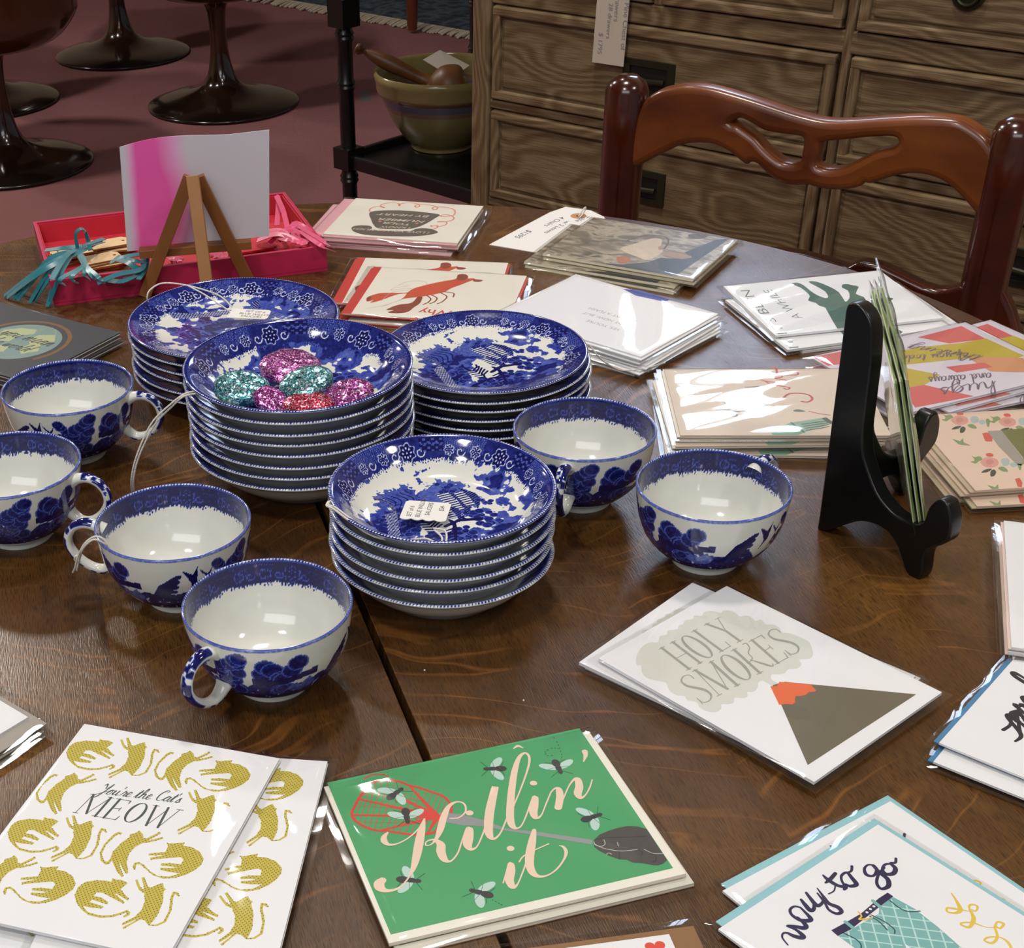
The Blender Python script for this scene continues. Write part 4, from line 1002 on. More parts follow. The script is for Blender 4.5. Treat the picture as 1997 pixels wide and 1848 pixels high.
# --- cat card
OLIVE = mat('olive_print', '#c2b13e', .5, var=.03); OLDOT = mat('olive_dots', '#5c5216', .5)
frM = Frame(A4, A5, 4*TH, TL=(167.5, 1410), TR=(541.5, 1476))
CR = lambda pts: crop(0, 1380, 3.9475, pts)
catA = CR([(760,255),(768,232),(792,242),(830,243),(872,262),(845,282),(822,300),(850,330),(880,358),(870,368),(790,325),(785,330),(850,378),(838,386),(760,350),(700,322),(660,318),(638,342),(690,350),(738,378),(730,392),(622,362),(612,378),(660,392),(706,405),(695,416),(620,412),(560,400),(600,440),(680,459),(760,457),(830,437),(865,424),(887,438),(880,455),(845,470),(836,462),(862,448),(855,440),(770,468),(680,473),(600,456),(548,418),(518,378),(510,335),(530,290),(580,258),(650,246),(720,248)])
catB = CR([(925,240),(940,235),(960,282),(974,295),(986,290),(968,225),(988,221),(1010,278),(1030,285),(1080,265),(1115,257),(1119,283),(1134,295),(1118,305),(1112,370),(1080,440),(1045,485),(1020,508),(1062,508),(1112,488),(1150,428),(1165,340),(1183,308),(1215,313),(1227,337),(1213,336),(1195,322),(1182,345),(1170,420),(1130,492),(1070,516),(1012,514),(985,482),(958,476),(900,505),(840,536),(834,525),(900,495),(958,463),(900,488),(832,514),(832,501),(920,460),(965,420),(988,370),(985,318),(950,300),(935,270)])
catC = CR([(1330,352),(1341,336),(1310,331),(1280,346),(1215,412),(1184,470),(1194,522),(1230,550),(1256,546),(1275,522),(1310,590),(1350,633),(1364,625),(1336,565),(1330,532),(1350,570),(1382,612),(1397,604),(1381,530),(1400,470),(1440,430),(1490,405),(1540,400),(1640,374),(1633,363),(1540,388),(1535,384),(1620,340),(1612,329),(1515,375),(1497,372),(1490,345),(1462,320),(1440,338),(1400,345),(1394,365),(1340,402),(1280,460),(1262,512),(1245,530),(1218,526),(1200,480),(1226,420),(1290,360),(1318,344)])
catD = CR([(310,1212),(335,1222),(400,1215),(450,1213),(432,1238),(500,1250),(560,1290),(582,1345),(560,1390),(500,1435),(430,1470),(340,1495),(250,1501),(170,1472),(120,1422),(82,1387),(52,1387),(46,1415),(30,1432),(21,1405),(40,1374),(76,1369),(112,1390),(152,1440),(210,1479),(300,1484),(390,1459),(300,1447),(233,1430),(238,1414),(310,1417),(375,1410),(310,1403),(243,1397),(245,1380),(320,1377),(400,1386),(425,1350),(405,1330),(330,1334),(170,1350),(163,1335),(290,1312),(155,1316),(160,1300),(290,1288),(315,1242)])
def cats(b, z):
    def place(cat, ref, spots):
        P0 = frM.LL(cat); r0 = frM.L(CR([ref])[0])
        for sp in spots:
            d = (0, 0) if sp is None else tuple(np.array(frM.L(CR([sp])[0])) - np.array(r0))
            P = [(p[0]+d[0], p[1]+d[1]) for p in P0]
            if max(abs(p[0]) for p in P) > frM.w/2: P = [(max(-frM.w/2+.0003, min(frM.w/2-.0003, p[0])), p[1]) for p in P]
            b.flat([P], z, OLIVE)
            X = np.array([p[0] for p in P]); Y = np.array([p[1] for p in P]); g_ = .00185
            gx, gy = np.meshgrid(np.arange(X.min(), X.max(), g_), np.arange(Y.min(), Y.max(), g_*.6)); gx = gx + (np.arange(gx.shape[0]) % 2)[:, None]*g_/2
            ins = inpoly(gx, gy, P)
            for x, y in zip(gx[ins], gy[ins]): b.disc(x, y, .00033, z+.00002, OLDOT, 6)
    place(catA, (768, 232), [None, (340, 832), (865, 1302)])
    place(catB, (925, 240), [None, (505, 840), (1040, 1318), (1446, 643)])
    place(catC, (1462, 322), [None, (570, 492), (1070, 938), (108, 1128)])
    place(catD, (310, 1212), [None, (1660, 396), (1285, 1028)])
    DG = mat('green_black_ink', '#3a4640', .5)
    q = frM.LL(CR([(548, 790), (1225, 935), (715, 660), (1385, 775)]))
    A_, B_, C_ = np.array(frM.L(CR([(690, 655)])[0])), np.array(frM.L(CR([(1400, 780)])[0])), np.array(frM.L(CR([(560, 795)])[0]))
    serif(b, 'MEOW', A_, B_, C_, z, DG, .085, .05)
    p0 = frM.L(CR([(752, 640)])[0]); p1 = frM.L(CR([(1380, 715)])[0])
    an = math.atan2(p1[1]-p0[1], p1[0]-p0[0]); ln = math.hypot(p1[0]-p0[0], p1[1]-p0[1]); wd = "You're the Cat's"
    tot = sum(CUR[c][0] for c in wd); hh = .0036; cursive(b, wd, p0[0], p0[1]-.001, hh, z, DG, an, .12, ln/(tot*hh))
catm = card_mesh('cat_card', A4-.0006, A5, WHITE, cats)
f2 = frM.shift(); _p, _q = atz((639.7, 1482.5), 3*TH)[:2], atz((546.8, 1848), 3*TH)[:2]; f2.rz = math.atan2(*(_p-_q)[::-1]) - math.pi/2; f2 = f2.shift(); f2.c = _p - f2.R @ np.array([A4/2, A5/2])
pile(frM, 4, 'card of spotted olive cats and the word MEOW', WHITE, catm, shifts=[f2, frM.shift(.022, -.008, .03), frM.shift(.012, -.012, -.05)], group='olive cat cards')

# --- fly swatter card
GREEN = mat('green_print', '#3f9c62', .45, var=.02); PINKT = mat('peach_print', '#e8cdb8', .5, var=.01); REDP = mat('red_print', '#d23a2c', .5); FLYB = mat('fly_print', '#2c2a2c', .5)
FLYW = mat('fly_wing_print', '#b6d3cb', .5); ROD = mat('grey_print', '#8e9092', .5); HAND = mat('hand_print', '#45413f', .5, var=.12, vscale=300); HLN = mat('hand_line_print', '#bfc4b6', .5); HBL = mat('black_line_print', '#17181a', .5)
frK = Frame(A5, .112, 2*TH, TL=(632, 1529), TR=(1145, 1420), BR=(1339, 1706), BL=(762, 1841))
c2 = lambda pts: crop(640, 1400, 4.126, pts); c3 = lambda pts: crop(980, 1400, 4.125, pts)
SC = .1397/525/4.126                      # metres per crop pixel across the card
def killin(b, z):
    L = frK.LL
    b.flat([L([(638, 1524), (1130, 1418), (1313, 1690.5), (762, 1820)])], z, GREEN); z += .00003
    st = lambda pts, f, m, zz, w=None, n=5: b.stroke([(q[0], q[1], (q[2] if len(q) > 2 else w)*SC*1.0) for q in L(f(pts))], zz, m, n)
    # swatter
    st([(990,755),(988,690),(930,625),(840,590),(740,555),(640,530),(560,500),(450,492),(350,515),(300,570),(255,625),(220,690),(190,760),(212,812),(280,860),(380,895),(500,905),(600,920),(700,932),(800,925),(880,902)], c2, REDP, z, 22)
    st([(290,480),(350,450),(420,445),(480,460)], c2, REDP, z, 14)
    hub = (880, 785)
    for e in ((250,645),(205,772),(440,892),(660,545),(480,580),(800,920)): b.stroke([(q[0], q[1], w_) for q, w_ in zip(L(c2([hub, ((hub[0]+e[0])/2, (hub[1]+e[1])/2), e])), (.0032, .0017, .0011))], z+.00001, REDP, 3)
    T1 = [(300,570),(400,500),(520,500),(640,540),(760,565),(870,605),(950,650)]; T2 = [(215,800),(300,868),(400,897),(520,908),(640,925),(740,930),(860,905)]
    for i in range(15):
        t_ = i/14*5.99; k_ = int(t_); fr_ = t_-k_
        a = tuple(np.array(T1[k_])*(1-fr_) + np.array(T1[k_+1])*fr_); c_ = tuple(np.array(T2[k_])*(1-fr_) + np.array(T2[k_+1])*fr_)
        st([a, ((a[0]+c_[0])/2, (a[1]+c_[1])/2), c_], c2, REDP, z, 4.5, 2)
    for y0, y1 in ((600, 660), (700, 740), (830, 840)): st([(240, y0), (500, (y0*2+y1)/3), (760, y1)], c2, REDP, z, 4, 2)
    z += .00002
    b.flat([L(c2([(885,765),(900,752),(1060,765),(1260,815)]) + c3([(20,878),(300,910),(725,972),(722,1010),(300,940),(10,895)]) + c2([(1260,862),(1080,855),(960,832),(885,800)]))], z, ROD)
    b.flat([L(c3([(730,980),(780,930),(850,900),(930,875),(1010,860),(1090,865),(1160,885),(1325,1135),(1290,1165),(1250,1177),(1210,1175),(1130,1160),(1050,1155),(1000,1130),(940,1130),(860,1100),(780,1060),(740,1030)]))], z+.00001, HAND)
    for pts, m in (([(740,972),(820,955),(900,953),(1040,950),(1160,943)], HBL), ([(742,1005),(800,1035),(860,1050),(960,1062),(1085,1050)], HLN), ([(1140,1048),(1210,1080),(1290,1083)], HLN), ([(735,985),(750,1015),(800,1023),(826,1003),(816,972)], HLN),
                   ([(925,992),(932,1022)], HLN), ([(940,1065),(940,1120)], HBL), ([(1090,1055),(1125,1070),(1118,1095)], HBL), ([(1180,1085),(1225,1095),(1235,1140),(1200,1150)], HBL), ([(835,1090),(855,1078),(878,1088)], HLN)):
        st(pts, c3, m, z+.00002, 5)
    z += .00004
    def fly(px, an, s=1.0):
        x, y = frK.L(px); c, q = math.cos(an), math.sin(an)
        P = lambda a, b_: (x + (a*c - b_*q)*s, y + (a*q + b_*c)*s)
        for sg in (1, -1):
            p = P(.0008, .0034*sg); b.disc(p[0], p[1], .0038*s, z, FLYW, 18, .0017*s, an + sg*1.05)
            for a_ in (-.002, 0, .002): e0, e1 = P(a_, 0), P(a_*2.2 - .0008, .0042*sg); b.stroke([e0 + (.0002,), e1 + (.0002,)], z+.00001, FLYB, sm=False)
        for a_, r_ in ((-.0030, .0011), (-.0008, .0014), (.0022, .0019)): p = P(a_, 0); b.disc(p[0], p[1], r_*s*1.25, z+.00002, FLYB, 14, r_*s*.85, an)
    for px, an in (((770.9,1545.4),-2.6), ((792.7,1589),1.4), ((964.8,1497),-.3), ((797.5,1714),2.7), ((938,1739),-.7), ((1087.9,1493.3),1.5), ((1154.5,1591.5),-3.0)): fly(px, an, 1.3)
    for pts in (c3([(470,325),(478,290),(460,240),(440,190),(400,130)]), c3([(450,240),(400,235),(345,262),(360,295),(420,290)]), c2([(1320,1455),(1370,1480),(1405,1502)])):
        P = smooth_pts(L(pts), 6)
        for i in range(0, len(P)-2, 3): b.stroke([tuple(P[i]) + (.0003,), tuple(P[i+1]) + (.0003,)], z, HBL, sm=False)
    # lettering
    z += .00004; k = lambda pts, f: st(pts, f, PINKT, z, n=7)
    k([(478,915,16),(450,950,40),(452,985,48),(490,1012,26),(560,1003,14),(650,955,12),(730,880,12),(775,805,14)], c2)
    k([(775,805,12),(755,880,50),(735,980,66),(718,1070,64),(700,1150,52),(680,1215,34),(655,1265,12)], c2)
    k([(655,1265,12),(600,1335,14),(540,1372,22),(470,1382,34),(420,1360,70),(410,1325,76),(435,1300,60)], c2)
    k([(980,800,10),(1050,795,12),(1105,745,14),(1095,685,16),(1035,668,18),(970,705,34),(930,790,52),(905,880,52),(875,955,30),(832,1008,12),(788,1018,12),(792,988,12),(850,972,22),(905,1010,60),(908,1070,66),(935,1130,52),(985,1145,18),(1040,1085,13),(1075,990,13)], c2)
    k([(1075,990,12),(1105,915,20),(1135,885,52),(1133,950,66),(1122,1010,66),(1148,1048,36),(1195,1030,13),(1235,950,13),(1265,870,13)], c2)
    k([(1265,870,12),(1310,700,14),(1345,545,48),(1322,640,62),(1298,760,68),(1290,870,66),(1300,940,54),(1335,965,24),(1385,920,13),(1430,820,13),(1480,700,12)], c2)
    k([(60,800,10),(95,690,11),(140,580,12),(185,460,14),(214,360,18),(212,300,20),(180,275,22),(135,310,32),(100,410,48),(78,540,54),(64,690,58),(62,800,58),(80,862,48),(118,880,20),(155,855,12),(190,780,12),(222,690,12)], c3)
    k([(222,690,12),(250,645,32),(262,635,50),(255,700,62),(248,750,62),(268,795,40),(312,775,13),(350,685,12),(390,590,12)], c3)
    k([(390,590,12),(420,562,18),(452,568,48),(462,630,56),(448,715,56)], c3); k([(455,705,12),(490,640,12),(535,540,12),(575,490,22),(605,488,48),(618,545,60),(606,600,60),(628,635,34),(668,612,13),(702,552,12),(722,490,10)], c3)
    k([(662,262,46),(668,295,34),(652,345,8)], c3); k([(88,240,8),(125,218,26),(165,236,8)], c3)
    k([(5,1320,10),(35,1225,14),(65,1165,40),(70,1220,60),(55,1290,64),(80,1350,46),(120,1330,14),(160,1240,12),(192,1150,12)], c3)
    k([(255,895,30),(240,980,56),(222,1080,64),(218,1170,62),(245,1240,52),(300,1268,28),(370,1255,14),(440,1205,14),(495,1130,16),(512,1070,26),(490,1030,20),(458,1020,8)], c3)
    k([(135,1150,12),(165,1108,12),(240,1065,10),(370,1006,12)], c3)
    for px, f, r in (((1138,757), c2, 29), ((1467,1042), c2, 29), ((250,517), c3, 28), ((65,1042), c3, 28)):
        if px != (1467,1042): p = frK.L(f([px])[0]); b.disc(p[0], p[1], r*SC, z, PINKT, 18)
kilm = card_mesh('swatter_card', A5, .1095, mat('warm_white_card', '#e9e5da', .5, var=.01), killin)
ENVC = mat('blush_envelope', '#d9c6b8', .6, var=.02)
pile(frK, 2, 'green fly swatter card lying over the table seam', ENVC, kilm, shifts=[frK.shift(.002, -.0045, .004)], eo=(0, -.001))

# --- volcano card
CLOUD = mat('cloud_print', '#d3d4ce', .5, var=.01); LETG = mat('letter_grey_print', '#9d9f98', .5); VOL = mat('volcano_print', '#6a6352', .5, var=.05); LAVA = mat('lava_print', '#e2673a', .5)
frH = Frame(A4, A5, 2*TH+.001, TL=(1167, 1286), TR=(1414, 1147), BR=(1837, 1358), BL=(1590, 1520))
ch_ = lambda pts: crop(1240, 1160, 4.9925, pts)
def volcano(b, z):
    L = frH.LL
    cl = L(ch_([(0,640),(20,580),(60,520),(130,480),(215,475),(230,420),(300,400),(310,360),(400,350),(420,310),(460,300),(475,265),(550,250),(570,215),(640,220),(660,185),(740,172),(820,190),(850,168),(900,165),(960,185),(1010,225),(1080,215),(1140,245),(1160,270),(1220,255),(1260,300),(1340,305),(1400,340),(1420,380),(1500,390),(1600,430),(1680,470),(1705,520),(1725,590),(1700,630),(1660,640),(1590,645),(1610,690),(1570,730),(1480,740),(1450,775),(1390,790),(1320,790),(1320,840),(1380,875),(1380,900),(1330,905),(1290,880),(1230,850),(1190,870),(1180,920),(1140,960),(1080,960),(1085,1000),(1040,1020),(960,1015),(950,1060),(900,1080),(830,1080),(830,1120),(780,1155),(700,1150),(620,1110),(590,1060),(500,1040),(470,1000),(390,990),(320,940),(290,870),(200,850),(100,820),(55,760),(50,700),(10,700)]))
    b.flat([smooth_pts([p[:2] for p in cl], 3, True)[:, :2].tolist()], z, CLOUD); z += .00003
    P1 = L([(1506, 1339), (1530, 1332.5), (1786, 1357), (1574.5, 1495)]); b.flat([P1], z, VOL)
    b.flat([L(ch_([(1306,905),(1370,905),(1395,862),(1700,888),(1725,915),(1752,945),(1735,958),(1680,962),(1650,990),(1600,1000),(1550,1000),(1545,1030),(1550,1060),(1520,1082),(1450,1080),(1392,1085)]))], z+.00002, LAVA)
    C = lambda q: np.array(frH.L(ch_([q])[0]))
    serif(b, 'HOLY', C((225, 545)), C((810, 235)), C((490, 750)), z, LETG, .075, .03)
    serif(b, 'SMOKES', C((395, 845)), C((1375, 325)), C((640, 1085)), z, LETG, .075, .02)
volm = card_mesh('volcano_card', A4, A5, WHITE, volcano)
fH2 = Frame(A4, A5, TH+.001, TL=(1129, 1293), TR=(1346, 1139), BR=(1790, 1322))
pile(frH, 3, 'HOLY SMOKES card with an orange-tipped volcano', WHITE, volm, shifts=[fH2, fH2.shift(.003, -.002, .01)], group='volcano cards')

# --- trousers card with pale blue envelope
BLUEE = mat('aqua_envelope', '#8fc3cd', .55, var=.02); NAVY = mat('navy_print', '#241c48', .5); AQUA = mat('aqua_print', '#79b1b1', .5); AQL = mat('aqua_line_print', '#b9dedb', .5); GOLD = mat('gold_print', '#dfc04c', .5); DTL = mat('dark_teal_print', '#28505e', .5)
frW = Frame(A4, A5, 2*TH, TL=(1406, 1806), TR=(1708.6, 1608))
cw = lambda pts: crop(1500, 1640, 4.018, pts); SW = .108/362/4.018
def way(b, z):
    L = frW.LL; st = lambda pts, m, w=None, zz=z, n=6: b.stroke([(q[0], q[1], (q[2] if len(q) > 2 else w)*SW) for q in L(cw(pts))], zz, m, n)
    st([(148,805,10),(105,748,12),(112,714,14),(145,712,18),(195,735,28),(255,748,32),(266,732,30),(210,685,20),(142,656,16),(200,660,26),(270,672,32),(290,655,30),(255,615,22),(222,588,16)], NAVY)
    st([(246,512,14),(200,503,16),(166,528,18),(180,570,20),(245,610,28),(312,614,32),(326,596,28),(280,545,18),(244,510,14)], NAVY); st([(252,450,18),(285,492,28),(325,535,30),(352,520,24),(350,480,14)], NAVY)
    st([(292,396,18),(325,440,24),(372,494,30),(405,488,22),(425,455,16),(418,415,12)], NAVY)
    st([(378,360,8),(430,430,20),(470,480,26),(540,510,30),(568,545,26),(530,560,22),(470,530,18),(440,480,16),(380,400,12)], NAVY)
    st([(425,260,14),(470,300,28),(540,340,26),(600,352,26),(590,370,20)], NAVY); st([(445,318,16),(480,290,26),(520,245,24)], NAVY); st([(520,330,10),(510,380,10),(468,405,10)], NAVY)
    st([(600,350,20),(570,300,16),(570,260,18),(610,238,20),(650,280,26),(685,330,30),(640,345,26),(600,330,18)], NAVY); st([(610,240,16),(645,225,16),(650,188,18)], NAVY)
    st([(820,180,16),(775,178,14),(748,210,18),(765,255,24),(820,262,18),(845,215,22),(815,180,22),(870,240,26),(930,290,30),(935,345,30),(880,365,22),(845,320,20),(860,250,18),(905,200,14)], NAVY)
    st([(960,170,16),(910,175,18),(890,215,20),(920,250,26),(975,245,30),(990,205,30),(955,165,20),(990,160,18),(995,128,18)], NAVY)
    T_ = L(cw([(545,735),(640,690),(720,640),(860,560),(870,480),(975,430),(1140,520),(1320,660),(1520,836),(1660,960),(1500,1060),(1300,960),(1060,790),(1150,1000),(1040,1120),(880,1010),(700,850)]))
    T_ = [(p[0], max(-frW.h/2+.003, p[1])) for p in T_]
    b.flat([T_], z, AQUA); X, Y = np.array(T_).T
    for sgn in (1, -1):
        for c0 in np.arange(-.3, .3, .0085):
            t = np.linspace(-.08, .08, 161); px = t; py = sgn*t*1.15 + c0
            ins = inpoly(px, py, T_); run = []
            for i in range(len(t)):
                if ins[i]: run.append((px[i], py[i]))
                if (not ins[i] or i == len(t)-1) and run:
                    if len(run) > 3: b.stroke([run[0] + (.0007,), run[-1] + (.0007,)], z+.00002, AQL, sm=False)
                    run = []
    b.flat([L(cw([(488,690),(600,630),(720,560),(860,440),(930,395),(975,425),(900,480),(760,590),(640,685),(540,735)]))], z+.00004, NAVY)
    for q in ((768,550),(795,525),(822,503)): p = frW.L(cw([q])[0]); b.disc(p[0], p[1], 9*SW, z+.00006, WHITE, 10)
    for q0, q1 in (((600,625),(680,690)), ((815,460),(885,520))): st([q0, q1], AQUA, 24, z+.00006)
    st([(700,545),(725,580),(705,605),(750,600)], GOLD, 10, z+.00007); st([(745,610),(810,590)], GOLD, 9, z+.00007)
    for pts in ([(790,580),(860,620),(930,690)], [(800,570),(900,620),(980,680),(985,715)], [(945,455),(1030,520),(1100,545),(1185,540)], [(590,715),(680,760),(720,800),(722,836)]): st(pts, DTL, 8, z+.00006)
    st([(1430,400,8),(1470,460,16),(1500,530,28),(1460,555,16),(1400,545,12),(1400,515,14),(1480,525,14),(1560,540,5),(1600,545,5)], GOLD)
    st([(1575,545,8),(1570,500,14),(1600,488,12),(1635,505,14),(1620,540,10),(1580,530,10),(1605,600,26),(1570,665,18),(1505,645,12),(1520,630,10),(1600,632,10),(1700,665,5),(1760,668,6)], GOLD)
    st([(1770,670,14),(1790,625,12),(1840,640,16),(1810,675,12),(1770,660,14),(1790,740,16),(1750,790,16),(1690,770,12),(1720,745,12),(1810,745,8),(1870,780,16),(1900,830,16)], GOLD)
waym = card_mesh('trousers_card', A4, A5, WHITE, way)
fW2 = Frame(A4, A5, TH, TL=(1414, 1732), TR=(1733, 1562))
pile(frW, 2, 'way to go card with checked trousers and aqua envelope', BLUEE, waym, shifts=[fW2], eo=(.0035, .0045), group='trousers cards')

# --- card lettered Mo... at the picture edge
ENVB = mat('blue_envelope', '#3f7fae', .55)
frO = Frame(A4, A5, 3*TH, TL=(1832, 1446), TR=(2013, 1243)); frO.c = atz((1832, 1446), 3*TH)[:2] - frO.R @ np.array([-A4/2, A5/2])
def mo(b, z):
    L = frO.LL; co = lambda pts: crop(1100, 1100, 2.2263, pts)
    for pts in ([(1908,715,16),(1940,690,14),(1935,650,14),(1925,660,16),(1985,735,18),(1960,765,10)], [(1985,740,14),(1975,690,14),(1968,640,14),(1975,635,16),(2020,700,16),(2035,720,14)]): b.stroke([(q[0], q[1], q[2]*.00013) for q in L(co(pts))], z, INK, 6)
    x, y = frO.L((2005, 1420)); cursive(b, 'ore love', x, y, .011, z, INK, .05, .16)
mom = card_mesh('black_lettered_card', A4, A5, WHITE, mo)
pile(frO, 3, 'white card with bold black brush lettering', ENVB, mom, shifts=[frO.shift(-.011, -.002, .02), frO.shift(-.006, -.009, -.03)], eo=(.001, .003), group='black-lettered cards')

# --- heart card at the bottom edge
KRAFT = mat('kraft_envelope', '#8a6540', .7, var=.06, vscale=200); HEART = mat('heart_print', '#d9482f', .5)
frB = Frame(.1270, A4-.008, TH, TL=(985, 1862), TR=(1305, 1819)); frB.c = atz((1305, 1819), TH)[:2] - frB.R @ np.array([.1270/2, (A4-.008)/2])
def hearts(b, z):
    for px, s in (((1279, 1845), .0045), ((1262, 1880), .005), ((1225, 1875), .004)):
        x, y = frB.L(px); P = [(x + s*.0625*16*math.sin(t)**3, y + s*.0625*(13*math.cos(t)-5*math.cos(2*t)-2*math.cos(3*t)-math.cos(4*t))) for t in np.linspace(0, 2*math.pi, 24, endpoint=False)]; b.flat([P], z, HEART)
pile(frB, 1, 'white card with red hearts in a kraft envelope at the bottom edge', KRAFT, card_mesh('heart_card', .1270, A4-.008, WHITE, hearts), eo=(.006, 0))

# --- white card in grey envelope at the left edge
GREYE = mat('grey_envelope', '#a09a92', .6)
frL = Frame(.1270, .0950, 2*TH, TR=(56, 1404), BR=(-15, 1447)); frL.c = atz((56, 1404), 2*TH)[:2] - frL.R @ np.array([.1270/2, .0950/2])
pile(frL, 3, 'plain white card on a grey envelope', GREYE, card_mesh('plain_card', .1270, .0950, WHITE), shifts=[frL.shift(.001, -.003, 0), frL.shift(.003, -.005, .02)], eo=(.0045, -.001), es=(A5, A4-.004), group='plain cards in grey envelopes')

# --- dark globe card
SLATE = mat('slate_card', '#3d4048', .5, var=.02); GLB = mat('globe_sea_print', '#7f9a98', .5); GLL = mat('globe_land_print', '#b6bf95', .5); BRN = mat('globe_stand_print', '#7c5c36', .5); SLT = mat('silver_envelope', '#b9b4a8', .4)
frN = Frame(A5, A4, 4*TH+.001, TR=(233.7, 646.6), BR=(120, 706)); frN.c = atz((233.7, 646.6), 4*TH)[:2] - frN.R @ np.array([A5/2, A4/2])
def globe(b, z):
    x, y = frN.L((36, 662)); r = .0345
    b.stroke([(x + (r+.006)*math.cos(a), y + (r+.006)*math.sin(a), .0035) for a in np.linspace(-.5, 3.4, 30)], z, BRN, 2)
    b.disc(x, y, r, z+.00002, GLB, 48)
    for P in ([(-.8,.35),(-.5,.62),(-.1,.72),(.0,.5),(-.25,.2),(-.2,-.1),(-.5,-.2),(-.75,.0)], [(.15,.5),(.5,.7),(.75,.4),(.6,.1),(.8,-.2),(.55,-.5),(.3,-.3),(.35,.0),(.1,.2)], [(-.3,-.4),(0,-.3),(.1,-.6),(-.1,-.8),(-.35,-.65)]):
        b.flat([[(x + r*p[0], y + r*p[1]) for p in P]], z+.00004, GLL)
    for k in (-.5, 0, .5): b.stroke([(x + r*k*math.cos(t)*1.4 if k else x, y + r*math.sin(t), .0004) for t in np.linspace(-1.4, 1.4, 9)], z+.00005, GLL, 2)
    cursive(b, 'you mean', x-.026, y+.004, .0075, z+.00007, SLATE, .0, .10); cursive(b, 'the world', x-.026, y-.013, .0065, z+.00007, SLATE, 0, .10)
pile(frN, 4, 'dark slate card with a green globe on stand', SLT, card_mesh('globe_card', A5, A4, SLATE, globe), shifts=[(.001, -.001, .01), (.0035, -.002, -.02), (.002, .001, .03)], eo=(.0005, -.0005), group='dark globe cards')

# --- cup-and-saucer card (read from the far side)
PINKE = mat('pink_envelope', '#dca3ac', .6, var=.02); CUPG = mat('cup_print', '#655c52', .5); STM = mat('steam_print', '#dd8a72', .5)
frC = Frame(.1280, A4-.003, 4*TH, TL=(854.5, 479), TR=(640, 472.6), BR=(722, 373), BL=(938, 391))
cc = lambda pts: crop(640, 370, 6.2406, pts)
def cupcard(b, z):
    L = frC.LL
    b.flat([smooth_pts(L(cc([(512,262),(750,243),(1000,250),(1200,270),(1358,295),(1300,340),(1200,400),(1080,450),(960,472),(800,472),(620,462),(560,430),(520,350)])), 3, True).tolist()], z, CUPG)
    b.flat([smooth_pts(L(cc([(282,465),(310,435),(400,425),(500,430),(535,450),(530,475),(600,485),(800,492),(1000,492),(1060,470),(1150,458),(1260,470),(1330,500),(1320,520),(1200,545),(1000,560),(700,556),(450,540),(320,505)])), 3, True).tolist()], z, CUPG)
    for pts in ([(505,258),(510,225),(570,200),(640,195),(690,210),(650,205),(640,180),(700,158),(800,150),(870,165),(868,190),(860,170),(930,155),(1030,155),(1100,170),(1110,195),(1070,205),(1060,185),(1130,172),(1240,180),(1330,205),(1310,235),(1270,225),(1290,205),(1400,203),(1500,220),(1545,255),(1530,300),(1470,315),(1390,320),(1370,305),(1440,295),(1510,315),(1530,345),(1470,375),(1350,385),(1340,378),(1430,380),(1440,410),(1380,435),(1280,445),(1250,430),(1320,425),(1330,450),(1290,470)],):
        b.stroke([q + (.0014,) for q in L(cc(pts))], z, STM, 4)
    P = lambda q: frC.L(cc([q])[0]); z += .00004
    for s, a, c_, sz in (('I KNOW', (1010,452), (640,438), .0050), ('YOUR', (1010,415), (680,385), .0062), ('NUMBER', (1190,375), (620,340), .0066), ('BY HEART', (1240,312), (620,280), .0062), ('I LOVE YOU SO MUCH', (1240,512), (320,462), .0052)):
        p, q = P(a), P(c_); v, f = text_geo(s); wid = max(x for x, y in v); an = math.atan2(q[1]-p[1], q[0]-p[0]); ln = math.hypot(q[0]-p[0], q[1]-p[1])
        put_text(b, s, p[0], p[1]-.001, sz*1.25, z, mat('cup_letter_print', '#cfc4b6', .5), an, .25, .008, xs=ln/(wid*sz*1.25))
    for q in ((1080,400), (630,378)): p = P(q); b.disc(p[0], p[1], .0017, z, STM, 10)
pile(frC, 4, 'card with a printed teacup, coral steam and pink envelope', PINKE, card_mesh('teacup_card', .1280, A4-.003, CREAM, cupcard), shifts=[(-.001, .002, .01), (.010, .001, .02), (.003, .004, -.02)], eo=(.006, .0015), group='printed teacup cards')

